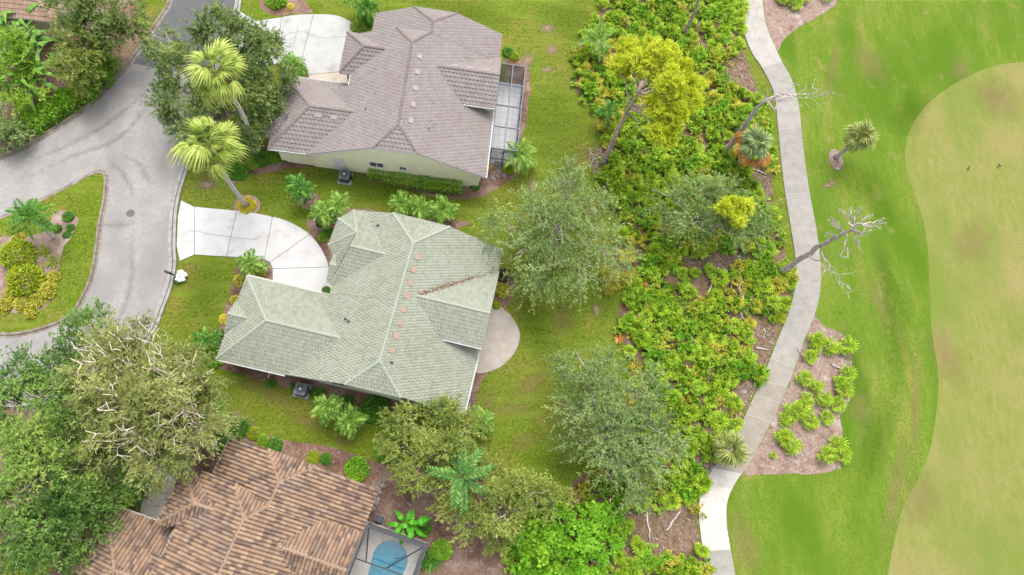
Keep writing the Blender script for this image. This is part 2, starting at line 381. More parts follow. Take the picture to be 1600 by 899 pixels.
M_stamp = mat('patio_concrete', [(.3, col(206, 192, 178)), (.5, col(220, 208, 194)), (.7, col(230, 220, 208))], scale=1.2, detail=12, rough=.9, bump=.2, bscale=30, spec=.2)
K = .72
def leafmat(name, a, b, c, k=K, trans=.35, sc_=.4, rn=.6): return mat(name, [(.36, col(*a, k)), (.5, col(*b, k)), (.64, col(*c, k))], scale=sc_, detail=3, rough=.6, rnd=rn, trans=trans, spec=.2)
L_oak = leafmat('oak_leaves', (62, 84, 36), (98, 118, 58), (138, 150, 86), k=0.90)
L_oakL = leafmat('light_oak_leaves', (92, 104, 44), (134, 142, 76), (172, 174, 108), k=0.78)
L_oakD = leafmat('dark_oak_leaves', (48, 78, 28), (86, 118, 50), (126, 152, 72), k=0.95)
L_oakY = leafmat('bright_oak_leaves', (60, 92, 30), (108, 134, 56), (158, 174, 88), k=.95)
L_dull = leafmat('dull_green_leaves', (78, 98, 48), (110, 130, 70), (142, 156, 96), k=0.94)
L_grey = leafmat('grey_green_leaves', (76, 98, 50), (108, 130, 72), (144, 160, 100), k=0.86)
L_yel = leafmat('olive_green_leaves', (80, 98, 34), (120, 134, 58), (164, 170, 86), k=.82)
L_pine = leafmat('pine_needles', (150, 164, 22), (186, 198, 40), (212, 216, 76), k=0.80)
L_hedge = leafmat('hedge_leaves', (64, 110, 18), (106, 152, 32), (146, 182, 58), k=0.95)
L_shrub = leafmat('shrub_leaves', (72, 112, 22), (118, 152, 40), (154, 178, 64), k=0.85)
L_lime = leafmat('lime_shrub_leaves', (112, 136, 18), (152, 170, 32), (184, 194, 62))
L_green = leafmat('deep_green_leaves', (46, 96, 24), (82, 140, 40), (126, 172, 66))
L_gold = leafmat('golden_leaves', (176, 160, 30), (216, 200, 60), (236, 224, 110))
L_wash = leafmat('fan_palm_fronds', (112, 142, 36), (164, 188, 70), (208, 218, 118), k=0.50)
L_feath = leafmat('feather_palm_fronds', (76, 122, 34), (124, 162, 62), (166, 194, 98))
L_dpalm = leafmat('dark_palm_fronds', (38, 92, 26), (78, 134, 44), (132, 172, 72))
L_sabal = leafmat('sabal_fronds', (108, 122, 50), (148, 158, 80), (190, 194, 122), k=0.62)
L_sabg = leafmat('grey_sabal_fronds', (92, 120, 64), (134, 158, 98), (182, 198, 144))
L_pmto = leafmat('palmetto_fronds', (88, 124, 18), (140, 170, 36), (190, 204, 76), k=0.92)
L_pmtoY = leafmat('yellowing_palmetto_fronds', (132, 134, 30), (176, 172, 50), (206, 190, 84), k=0.90)
L_ban = leafmat('banana_leaves', (58, 148, 20), (92, 180, 36), (140, 208, 70))
L_bop = leafmat('bird_of_paradise_leaves', (54, 98, 26), (92, 134, 48), (138, 168, 76), k=0.90)
L_dry = leafmat('dry_fronds', (150, 92, 36), (186, 126, 58), (206, 160, 96))
L_under = leafmat('scrub_leaves', (70, 108, 18), (116, 150, 32), (162, 184, 58), sc_=.5, k=0.90)
L_underY = leafmat('yellow_scrub_leaves', (120, 128, 28), (160, 160, 50), (192, 182, 84), sc_=.5, k=0.85)
L_fern = leafmat('fern_leaves', (88, 148, 18), (124, 182, 36), (158, 204, 66))
B_oak = mat('grey_bark', [(.3, col(108, 98, 84, .8)), (.5, col(150, 140, 124, .8)), (.7, col(190, 180, 164, .8))], scale=6, detail=8, bump=.6, bscale=14, rough=.9)
B_pale = mat('pale_bark', [(.3, col(150, 138, 118, .8)), (.5, col(190, 178, 156, .8)), (.7, col(216, 206, 186, .8))], scale=6, detail=8, bump=.6, bscale=14, rough=.9)
B_palm = mat('palm_bark', [(.3, col(140, 130, 122, .8)), (.5, col(170, 162, 154, .8)), (.7, col(196, 190, 182, .8))], scale=3, detail=8, bump=.5, bscale=9, rough=.9, stretch=(1, 1, 6))
B_pine = mat('pine_bark', [(.3, col(110, 92, 84, .8)), (.5, col(146, 126, 116, .8)), (.7, col(180, 164, 154, .8))], scale=5, detail=8, bump=.8, bscale=10, rough=.9)
B_dead = mat('dead_bark', [(.3, col(118, 104, 98, .8)), (.5, col(152, 140, 134, .8)), (.7, col(188, 180, 174, .8))], scale=5, detail=8, bump=.8, bscale=10, rough=.9)
def roofmat(name, stops, rn, sc_=.25, second=None): return mat(name, stops, scale=sc_, detail=8, rough=.8, rnd=rn, spec=.2, second=second)
R_green = roofmat('green_roof_tile', [(.3, col(184, 191, 166, 0.249)), (.5, col(200, 206, 183, 0.249)), (.7, col(212, 217, 197, 0.249))], .6, second=[(col(160, 166, 142, 0.249), 2.2, .6, .8)])
R_greenc = roofmat('green_ridge_tile', [(.3, col(198, 206, 184, 0.267)), (.7, col(214, 219, 200, 0.267))], .4)
R_mauve = roofmat('mauve_roof_tile', [(.2, col(180, 164, 160, 0.232)), (.5, col(196, 183, 179, 0.232)), (.8, col(210, 199, 195, 0.232))], .5, second=[(col(172, 158, 150, 0.232), 1.6, .6, .8)])
R_mauvec = roofmat('mauve_ridge_tile', [(.3, col(158, 142, 136, 0.232)), (.7, col(190, 176, 170, 0.232))], .4)
R_tile = roofmat('brown_blend_roof_tile', [(.28, col(128, 110, 102, 0.32)), (.36, col(156, 130, 114, 0.32)), (.44, col(186, 152, 126, 0.32)), (.52, col(204, 168, 136, 0.32)), (.6, col(178, 150, 130, 0.32)), (.68, col(214, 180, 148, 0.32)), (.72, col(148, 128, 118, 0.32))], .9, second=[(col(150, 138, 130, 0.32), .6, .56, .8)])
R_tilec = roofmat('tan_ridge_tile', [(.3, col(186, 154, 128, 0.313)), (.7, col(210, 178, 150, 0.313))], .4)
R_pink = roofmat('pink_roof_tile', [(.3, col(186, 150, 126)), (.7, col(216, 184, 162))], .5)
P_white = plain('white_trim', col(236, 236, 232, .5), .5)
P_gut = plain('gutter_white', col(228, 228, 224, .3), .5)
P_cream = mat('cream_stucco', [(.3, col(218, 214, 178, .7)), (.7, col(232, 229, 196, .7))], scale=2, rough=.9, bump=.2, bscale=60)
P_sage = mat('pale_sage_stucco', [(.3, col(208, 212, 196, .7)), (.7, col(222, 224, 210, .7))], scale=2, rough=.9, bump=.2, bscale=60)
P_tan = mat('tan_stucco', [(.3, col(206, 188, 160, .7)), (.7, col(220, 204, 178, .7))], scale=2, rough=.9, bump=.2, bscale=60)
P_glass = plain('window_glass', (.05, .06, .07, 1), .08, spec=.6)
P_black = plain('black_metal', (.015, .016, .02, 1), .45)
P_bronze = plain('bronze_frame', col(58, 60, 66), .5)
P_alu = plain('grey_frame', col(110, 120, 130), .5)
P_grey = plain('grey_metal', col(160, 166, 172), .5)
P_dgrey = plain('dark_grey_metal', col(70, 80, 96), .5)
P_terra = plain('terracotta_vent', col(206, 176, 152), .8)
P_pale = plain('pale_vent', col(202, 190, 184), .8)
P_iron = plain('cast_iron', col(130, 128, 126), .8)
SCR = seethrough('insect_screen', (.03, .035, .04, 1), .30)
SCRL = seethrough('clear_screen', (.05, .055, .06, 1), .07)

# ---------------------------------------------------------------- ground, lawns, road, paths
S = 2500
sheet('lawn', [(-S, -S), (S, -S), (S, S), (-S, S)], 0, M_lawn)
PL = [(1159, -60), (1159, 0), (1162, 50), (1175, 85), (1190, 107), (1209, 147), (1215, 200), (1220, 250), (1226, 300), (1235, 356), (1242, 402), (1243, 440), (1232, 489), (1216, 528), (1196, 579), (1166, 646), (1151, 675), (1130, 710), (1112, 735), (1100, 758), (1092, 785), (1092, 815), (1098, 863), (1102, 899), (1108, 960)]
PR = [(1190, -60), (1191, 0), (1197, 40), (1210, 73), (1222, 99), (1237, 127), (1248, 170), (1252, 210), (1257, 252), (1264, 300), (1275, 360), (1281, 410), (1281, 452), (1274, 487), (1257, 530), (1237, 586), (1215, 638), (1181, 705), (1165, 732), (1148, 756), (1136, 785), (1135, 819), (1141, 859), (1148, 899), (1156, 960)]
rough_px = [(1191, -60), (1197, 40), (1222, 99), (1252, 210), (1264, 300), (1281, 410), (1274, 487), (1237, 586), (1181, 705), (1148, 756), (1136, 785), (1135, 819), (1148, 899), (1156, 980)]
Q = [np.array(G(*p)[:2]) for p in smooth(rough_px, 5, False)]
Q = Q+[np.array((160., -60.)), np.array((160., 140.)), np.array((46., 140.))]
sheet('rough', Q, .004, M_rough)
fair_px = [(1760, 70), (1640, 92), (1558, 103), (1507, 123), (1467, 148), (1436, 179), (1418, 215), (1415, 256), (1428, 302), (1443, 348), (1451, 409), (1453, 460), (1456, 520), (1464, 570), (1466, 620), (1458, 674), (1451, 710), (1431, 758), (1414, 785), (1398, 842), (1387, 899), (1380, 980)]
Q = [q+rng.normal(0, .02, 2) for q in [np.array(G(*p)[:2]) for p in smooth(fair_px, 6, False)]]
sheet('fairway', Q+[np.array((150., -40.)), np.array((150., 70.))], .008, M_fair)

scrub_px = [(945, -60), (942, 0), (925, 40), (905, 62), (896, 105), (903, 150), (925, 172), (942, 195), (936, 225), (928, 262), (948, 305), (970, 345), (962, 400), (985, 450), (966, 480), (972, 530), (985, 565), (975, 620), (930, 700), (890, 760), (835, 800), (788, 842), (800, 880), (820, 920), (850, 990), (1108, 990), (1100, 899), (1096, 860), (1089, 815), (1089, 783), (1098, 755), (1128, 710), (1162, 646), (1194, 577), (1213, 527), (1228, 492), (1236, 450), (1228, 400), (1218, 356), (1208, 300), (1202, 250), (1196, 200), (1188, 150), (1176, 125), (1166, 92), (1156, 60), (1154, 0), (1154, -60)]
SCRUB = ground_poly(scrub_px, 4, .05)
sheet('scrub_ground', SCRUB, .012, M_litter)
strips = {
 'sandy_bed': ([(1272, 492), (1286, 509), (1318, 524), (1331, 546), (1330, 600), (1327, 626), (1313, 650), (1318, 690), (1318, 716), (1311, 733), (1280, 740), (1230, 741), (1163, 739), (1182, 706), (1215, 641), (1238, 588), (1258, 532)], M_sand, .012),
 'sandy_bed_top': ([(1192, -50), (1192, 0), (1198, 38), (1211, 72), (1217, 80), (1226, 62), (1252, 40), (1282, 24), (1308, 2), (1330, -50)], M_sand, .012),
 'mulch_bed_north_house': ([(398, 235), (384, 262), (400, 274), (430, 268), (470, 262), (520, 262), (560, 262), (572, 278), (640, 296), (690, 312), (728, 312), (760, 306), (792, 286), (812, 268), (814, 252), (800, 236), (760, 230), (600, 230), (420, 225)], M_mulch, .008),
 'mulch_bed_north_house_east': ([(790, 90), (795, 80), (806, 92), (824, 98), (829, 140), (822, 190), (812, 230), (800, 240), (790, 200)], M_mulch, .008),
 'mulch_bed_driveway_north': ([(383, -20), (402, -20), (408, 12), (428, 25), (466, 22), (489, 20), (476, 0), (462, -20)], M_mulch, .008),
 'mulch_bed_turret': ([(478, 352), (500, 332), (525, 328), (560, 326), (640, 340), (720, 345), (724, 356), (600, 400), (512, 412), (500, 385)], M_mulch, .008),
 'mulch_bed_green_house_west': ([(388, 402), (412, 404), (428, 412), (430, 442), (410, 450), (370, 520), (340, 575), (330, 560), (352, 480), (366, 430), (372, 410)], M_mulch, .008),
 'mulch_bed_green_house_south': ([(330, 562), (352, 580), (400, 592), (470, 612), (530, 632), (600, 650), (622, 656), (650, 650), (640, 600), (420, 560)], M_mulch, .008),
 'mulch_bed_green_house_east': ([(772, 430), (792, 424), (804, 440), (800, 462), (790, 482), (778, 476), (760, 480)], M_mulch, .008),
 'mulch_bed_patio': ([(742, 584), (762, 582), (752, 600), (742, 640), (740, 668), (724, 660), (726, 620)], M_mulch, .008),
 'mulch_bed_tile_house': ([(280, 640), (340, 642), (382, 652), (410, 676), (460, 690), (500, 696), (545, 708), (590, 722), (640, 720), (700, 740), (780, 760), (800, 850), (830, 960), (560, 960), (300, 860), (200, 760)], M_mulch, .008),
 'mulch_bed_north_west': ([(-60, -60), (262, -60), (256, -8), (242, 26), (226, 50), (208, 84), (190, 106), (160, 137), (125, 168), (92, 190), (62, 208), (30, 226), (-60, 262)], M_mulch, .008),
 'lawn_verge': ([(208, -60), (214, 4), (214, 30), (224, 47), (240, 26), (254, -4), (262, -60)], M_lawn, .012),
 'mulch_bed_south_west': ([(-60, 640), (60, 640), (150, 620), (230, 640), (300, 690), (240, 740), (150, 800), (100, 960), (-80, 960)], M_mulch, .008),
}
for i, (k, (px, m, z)) in enumerate(strips.items()): sheet(k, ground_poly(px, 4, .06), z+.0003*i, m)

# road: one sheet with the island cut out of it by laying the island's own lawn on top
road_left = [(263, -60), (263, 0), (251, 24), (235, 48), (222, 67), (206, 91), (187, 112), (160, 141), (128, 171), (94, 195), (67, 211), (35, 230), (11, 240), (-70, 275)]
road_right = [(380, -60), (377, 0), (370, 35), (352, 85), (330, 140), (310, 205), (298, 252), (283, 298), (276, 335), (274, 385), (275, 414), (269, 448), (255, 486), (243, 517), (222, 545), (190, 580), (140, 612), (70, 632), (-70, 640)]
RL = [np.array(G(*p)[:2]) for p in smooth(road_left, 5, False)]
RR = [np.array(G(*p)[:2]) for p in smooth(road_right, 5, False)]
sheet('road', RL+RR[::-1], .016, M_road)
cut = [(205, 99), (247, 108), (300, 118), (346, 124)]
dl = [q for q in smooth(road_left, 5, False) if q[1] < 98]; dr = [q for q in smooth(road_right, 5, False) if q[1] < 112]
sheet('dark_road', [np.array(G(*p)[:2]) for p in dl+cut[:3]+dr[::-1]], .020, M_dark)
def offset(P, d):
    out = []
    for i, p in enumerate(P):
        t = P[min(i+1, len(P)-1)]-P[max(i-1, 0)]; t = t/np.linalg.norm(t); out.append(p+np.array([-t[1], t[0]])*d)
    return out
def kerb(name, P, prof, m, closed=False):
    """profile (offset to the left of travel, height) swept along P"""
    V, F = [], []; k = len(prof)
    PP = P+[P[0]] if closed else P
    cols = [offset(PP, o) for o, h in prof]
    for i in range(len(PP)):
        for j in range(k): V.append((cols[j][i][0], cols[j][i][1], prof[j][1]))
    for i in range(len(PP)-1):
        for j in range(k-1): a = i*k+j; F.append((a, a+1, a+k+1, a+k))
    return mesh(name, V, F, m, None, 'structure')
kerb('kerb_east', RR, [(.05, 0), (.05, .14), (-.02, .15), (-.17, .15), (-.22, .035), (-.55, .03), (-.56, .01)], M_curb)
kerb('gutter_line_east', [q for q in RR], [(-.215, .038), (-.30, .038)], M_dark)
kerb('kerb_west', RL, [(-.05, 0), (-.05, .13), (.02, .14), (.12, .13), (.18, .03), (.42, .028), (.43, .01)][::-1], M_dirtycurb)
isl_px = [(-60, 372), (0, 343), (29, 330), (69, 312), (110, 291), (144, 273), (158, 270), (166, 279), (164, 312), (157, 347), (152, 385), (145, 428), (130, 465), (107, 497), (65, 515), (28, 523), (0, 524), (-60, 522)]
ISL = [np.array(G(*p)[:2]) for p in smooth(isl_px, 5)]
if area(ISL) < 0: ISL = ISL[::-1]
sheet('island_lawn', inset(ISL, .05), .14, M_lawn)
kerb('island_kerb', ISL, [(-.22, .01), (-.21, .03), (-.06, .04), (-.02, .15), (.14, .16), (.18, .12)], M_dirtycurb, True)
sheet('island_bed', ground_poly([(84, 338), (101, 331), (118, 335), (124, 347), (115, 367), (101, 388), (95, 411), (90, 440), (84, 468), (58, 489), (0, 488), (-55, 490), (-55, 390), (0, 372), (40, 372), (75, 362)], 4, .05), .146, M_sand)
o = thing('manhole_cover', G(204, 334, .016), 'round cast iron manhole cover set in the pale road', 'manhole')
V, F = [], []; lathe(V, F, [(.36, 0), (.36, .012), (.31, .014)], 24); mesh('rim', V, F, plain('rim_iron', col(150, 148, 146), .8), o)
V, F = [], []; lathe(V, F, [(.305, 0), (.305, .016), (.02, .018)], 24)
for i in range(-3, 4): box(V, F, (-.2, i*.07-.015, .016), (.2, i*.07+.015, .024))
mesh('lid', V, F, P_iron, o)

# cart path: a bed with one slab after another
pl = [np.array(p, float) for p in smooth(PL, 8, False)]; pr = [np.array(p, float) for p in smooth(PR, 8, False)]
def resample(P, n):
    P = np.array(P); s = np.r_[0, np.cumsum(np.linalg.norm(np.diff(P, axis=0), axis=1))]; t = np.linspace(0, s[-1], n)
    return np.stack([np.interp(t, s, P[:, 0]), np.interp(t, s, P[:, 1])], 1)
def at_y(P, y):
    P = np.array(P); i = np.argsort(P[:, 1]); return np.array([np.interp(y, P[i, 1], P[i, 0]), y])
joints = [(-55, -55), (2, 2), (52, 49), (107, 98), (152, 147), (203, 201), (252, 252), (305, 302), (358, 360), (401, 411), (440, 446), (478, 485), (520, 531), (560, 576), (596, 604), (618, 630), (648, 660), (684, 706), (732, 741), (758, 764), (785, 786), (822, 822), (862, 859), (898, 897), (950, 950)]
path = sheet('cart_path', [np.array(G(*p)[:2]) for p in pl+pr[::-1]], .079, plain('joint_concrete', col(226, 222, 214), .9))
slabcol = {0: 1.3, 1: 1.3, 2: 1.28, 18: 1.5, 19: 1.7, 20: 1.75, 21: 1.7, 22: 1.0, 23: 1.0, 13: (1.02, .98, .92), 14: (.96, .9, .82), 15: (.98, .93, .86), 16: (.94, .88, .8), 17: (.96, .9, .84)}
for i in range(len(joints)-1):
    (a0, b0), (a1, b1) = joints[i], joints[i+1]
    lft = [at_y(pl, a0+(a1-a0)*t) for t in np.linspace(0, 1, 7)]; rgt = [at_y(pr, b0+(b1-b0)*t) for t in np.linspace(0, 1, 7)]
    Q = inset([np.array(G(*p)[:2]) for p in lft+rgt[::-1]], .022)
    s = sheet('slab', Q, .085+.004*(i % 3), M_path, .05, path, None)
    c = slabcol.get(i, 1+rng.uniform(-.05, .06)); s.color = (c, c, c, 1) if not isinstance(c, tuple) else c+(1,)

def slabs(name, parts, z, m, gap=.02, base=None, tint=None):
    base_ = sheet(name, base, z-.04, plain('joint_dirt', col(150, 142, 130), .95))
    for i, px in enumerate(parts):
        s = sheet('slab', inset([np.array(G(*p)[:2]) for p in px], gap), z+.002*(i % 3), m, .038, base_, None)
        c = 1+rng.uniform(-.04, .02); s.color = (c, c, c, 1)
        if tint and i in tint: s.color = tint[i]
    return base_
drv = smooth([(376, 330.5), (410, 336), (446, 345), (478, 362), (498, 383), (510, 405), (514, 418)], 4, False)
def between(P, a, b): return [p for p in P if a <= p[0] <= b]
G_ = lambda L: [np.array(G(*p)[:2]) for p in L]
green_parts = [
 [(283, 314), (304, 324), (304, 399), (281, 409), (276, 385), (278, 340)],
 [(304, 324), (370, 330), (354, 402), (304, 399)],
 [(370, 330)]+between(drv, 371, 425)+[(426, 340), (413, 406), (374, 403), (354, 402)],
 [(426, 340)]+between(drv, 427, 483)+[(484, 367), (422, 411), (413, 406)],
 [(484, 367)]+between(drv, 485, 513)+[(514, 418), (426, 421), (422, 411)],
 [(514, 418), (520, 452), (512, 480), (430, 460), (426, 440), (426, 421)]]
slabs('driveway_green_house', green_parts, .05, M_conc, .02, G_([(283, 315), (304, 325), (370, 331)]+drv[1:]+[(519, 450), (512, 478), (431, 458), (427, 422), (413, 407), (374, 404), (304, 398), (282, 408), (277, 385), (279, 340)]))
md = smooth([(400, 34), (432, 29), (466, 24), (511, 23.5), (535, 28), (556, 41), (572, 56)], 4, False)
mauve_parts = [[(374, 18), (400, 34)]+between(md, 401, 440)+[(440, 28), (432, 101), (395, 104), (350, 112), (362, 60)],
 [(440, 28)]+between(md, 441, 490)+[(490, 23.5), (470, 100), (463, 98), (432, 101)],
 [(490, 23.5)]+between(md, 491, 571)+[(572, 56), (545, 112), (482, 118), (470, 100)],
 [(545, 112), (560, 150), (500, 150), (484, 128), (482, 118)]]
slabs('driveway_north_house', mauve_parts, .05, M_conc, .02, G_([(374, 19), (400, 35)]+md[1:]+[(559, 149), (501, 149), (485, 128), (469, 101), (395, 103), (351, 111), (363, 60)]),
      {0: (.8, .82, .8, 1), 1: (.78, .8, .78, 1), 2: (.8, .81, .79, 1), 3: (.92, .82, .68, 1)})
slabs('driveway_tile_house', [[(214, 700), (300, 700), (287, 745), (226, 745)], [(226, 745), (287, 745), (262, 840), (200, 830), (217, 803), (228, 765)]], .05, M_path, .02, G_([(215, 701), (299, 701), (261, 839), (201, 829), (217, 803), (227, 760)]), {0: (2.0, 1.96, 1.9, 1), 1: (2.0, 1.96, 1.9, 1)})
sheet('patio', G_(smooth([(752, 470), (778, 478), (798, 494), (810, 514), (812, 530), (804, 552), (786, 571), (766, 581), (744, 583), (735, 560), (738, 500)], 5)), .05, M_stamp, .045)
# worn and bare patches: irregular sheets whose edge breaks up into the grass
def patch_mat(name, c, edge=.5):
    if name in MATS: return MATS[name]
    m = mat(name, [(.3, tuple(x*.7 for x in c[:3])+(1,)), (.6, c), (.75, tuple(min(1, x*1.25) for x in c[:3])+(1,))], scale=3, detail=10, rough=.95, spec=.05, nrough=.75)
    t = m.node_tree; N = t.nodes; L = t.links
    at = N.new('ShaderNodeAttribute'); at.attribute_name = 'fade'; nz = N.new('ShaderNodeTexNoise'); nz.inputs['Scale'].default_value = 2.2; nz.inputs['Detail'].default_value = 9; nz.inputs['Roughness'].default_value = .7
    tc = N.new('ShaderNodeTexCoord'); L.new(tc.outputs['Object'], nz.inputs['Vector'])
    ad = N.new('ShaderNodeMath'); ad.operation = 'ADD'; L.new(at.outputs['Fac'], ad.inputs[0]); L.new(nz.outputs['Fac'], ad.inputs[1])
    mr = N.new('ShaderNodeMapRange'); mr.inputs[1].default_value = .6; mr.inputs[2].default_value = 1.5; mr.inputs[4].default_value = edge; L.new(ad.outputs[0], mr.inputs[0])
    L.new(mr.outputs[0], N['Principled BSDF'].inputs['Alpha'])
    return m
PZ = [0]
def patch(name, px, py, rx, ry, ang, m, z=.014):
    PZ[0] += 1; z = z+.0004*(PZ[0] % 9)
    c = G(px, py); V = [(c.x, c.y, z)]; F = []; fade = [1.0]; n = 28
    for ring, f in ((.5, .55), (1.0, 0)):
        for j in range(n):
            t = 2*math.pi*j/n; k = ring*(1+.18*math.sin(2*t+px)+.12*math.sin(5*t+py)); a, b = rx*k*math.cos(t), ry*k*math.sin(t)
            V.append((c.x+a*math.cos(ang)-b*math.sin(ang), c.y+a*math.sin(ang)+b*math.cos(ang), z)); fade.append(f)
    for j in range(n):
        F += [(0, 1+j, 1+(j+1) % n), (1+j, 1+n+j, 1+n+(j+1) % n, 1+(j+1) % n)]
    o = mesh(name, V, F, m, None, 'structure'); o.data.attributes.new('fade', 'FLOAT', 'POINT').data.foreach_set('value', fade); return o
M_dry = patch_mat('dry_grass', col(186, 172, 100), .5); M_bare = patch_mat('bare_soil', col(204, 176, 146), .9)
M_lush = patch_mat('lush_grass', col(98, 142, 30), .3); M_pink = patch_mat('worn_turf', col(204, 176, 122), .36)
for a in ((855, 45, .9, .8, 0), (862, 78, .6, 1.0, 0), (824, 95, .9, 1.1, .3), (855, 110, .8, .5, 0), (832, 290, .5, 1.1, -.4), (932, 485, .35, 1, .1), (1300, 285, .5, .4, 0), (322, 290, 1, .7, 0), (365, 285, .7, .5, .3), (1295, 290, .9, .4, .2)): patch('bare_soil_patch', *a, M_bare, .021)
for a in ((905, 250, 2, 1.2, .8), (830, 600, 2.6, 1.1, .5), (800, 640, 2, 1, .2), (430, 620, 2.4, .9, -.3), (480, 660, 2.2, .8, -.3), (540, 690, 1.5, .6, -.2), (820, 690, 2, 1, .6), (390, 600, 1.5, .7, 0), (330, 275, 1.6, 1, .3), (880, 500, 1.4, 2, .2), (760, 640, 1, 2, 0), (300, 420, 1.2, .5, 1)): patch('dry_grass_patch', *a, M_dry, .016)
for a in ((720, 20, 5, 1.5, -.1), (890, 30, 3, 2, .6), (870, 200, 2.5, 4, -.2), (600, 300, 5, 1.2, -.15), (440, 300, 3, 1.5, .1), (320, 460, 1.8, 3, .2), (950, 470, 1.2, 2, 0), (840, 520, 1.5, 2.5, .3), (700, 305, 3, .8, -.2), (610, 690, .9, 2, .2), (870, 730, 2, 1, 0)): patch('lush_grass_patch', a[0], a[1], a[2]*1.5, a[3]*1.4, a[4], M_lush, .016)
for a in ((1360, 100, 1.5, 2.4, 0), (1570, 160, 2.2, 1.8, .4), (1545, 150, 2, 1.4, .7), (1300, 110, .5, 3.2, -.3), (1500, 110, 1.6, 1, 1), (1375, 470, .9, 2.2, .2), (1345, 640, 1, 1.5, .4), (1165, 850, .9, 2.4, .05), (1400, 760, .8, 4, -.35), (1440, 780, 1.2, 2.5, -.3), (1430, 640, .5, 4.5, -.25), (1520, 380, 2.4, 1.6, .5), (1480, 560, 1.4, 2.4, 0)): patch('worn_turf_patch', a[0], a[1], a[2]*1.5, a[3]*1.4, a[4], M_pink, .016)
for a in ((1330, 560, .9, 3, .1), (1360, 300, 1.4, 3.5, .2), (1400, 520, 1.5, 4, -.1), (1370, 690, 1.2, 4, -.3), (1420, 180, 1.6, 3, -.4), (1380, 420, 1, 3, .05)): patch('lush_rough_patch', a[0], a[1], a[2]*1.5, a[3]*1.4, a[4], M_lush, .016)
# tyre arcs worn into the road
def arc(px, w, m, z=.0225):
    P = [np.array(G(*p)[:2]) for p in smooth(px, 8, False)]; a, b = offset(P, w), offset(P, -w)
    k = len(P); V = [(q[0], q[1], z) for c in (a, P, b) for q in c]; F = [(r*k+i, r*k+i+1, (r+1)*k+i+1, (r+1)*k+i) for r in (0, 1) for i in range(k-1)]
    o = mesh('tyre_marks', V, F, m, None, 'structure'); fd = [0]*k+[.45*math.sin(math.pi*min(1, max(0, i/(k-1)))) for i in range(k)]+[0]*k
    o.data.attributes.new('fade', 'FLOAT', 'POINT').data.foreach_set('value', fd)
M_tyre = patch_mat('tyre_dark', col(140, 136, 134), .55)
for i, a in enumerate(([(232, 130), (205, 165), (150, 205), (80, 240), (0, 275)], [(240, 135), (222, 175), (180, 220), (100, 250), (0, 300)], [(160, 245), (185, 265), (203, 290), (214, 325)], [(185, 240), (215, 255), (228, 275), (238, 300)], [(205, 330), (207, 420), (195, 480), (170, 520)], [(160, 352), (180, 353), (215, 350)])): arc(a, .45, M_tyre, .0225+.0006*i)
# hairline cracks in the driveway
M_crack = plain('crack_dirt', col(176, 170, 164), .95)
def crack(px, z=.062, w=.02):
    P = [q+rng.normal(0, .04, 2) for q in [np.array(G(*p)[:2]) for p in smooth(px, 8, False)]]; a, b = offset(P, w), offset(P, -w); k = len(P)
    mesh('crack', [(q[0], q[1], z) for c in (a, b) for q in c], [(i, i+1, k+i+1, k+i) for i in range(k-1)], M_crack, None, 'structure')
crack([(292, 361), (310, 362), (330, 367), (365, 372), (390, 375), (405, 374)]); crack([(430, 63), (470, 50), (500, 60), (540, 58)]); crack([(466, 40), (462, 60), (457, 78)])

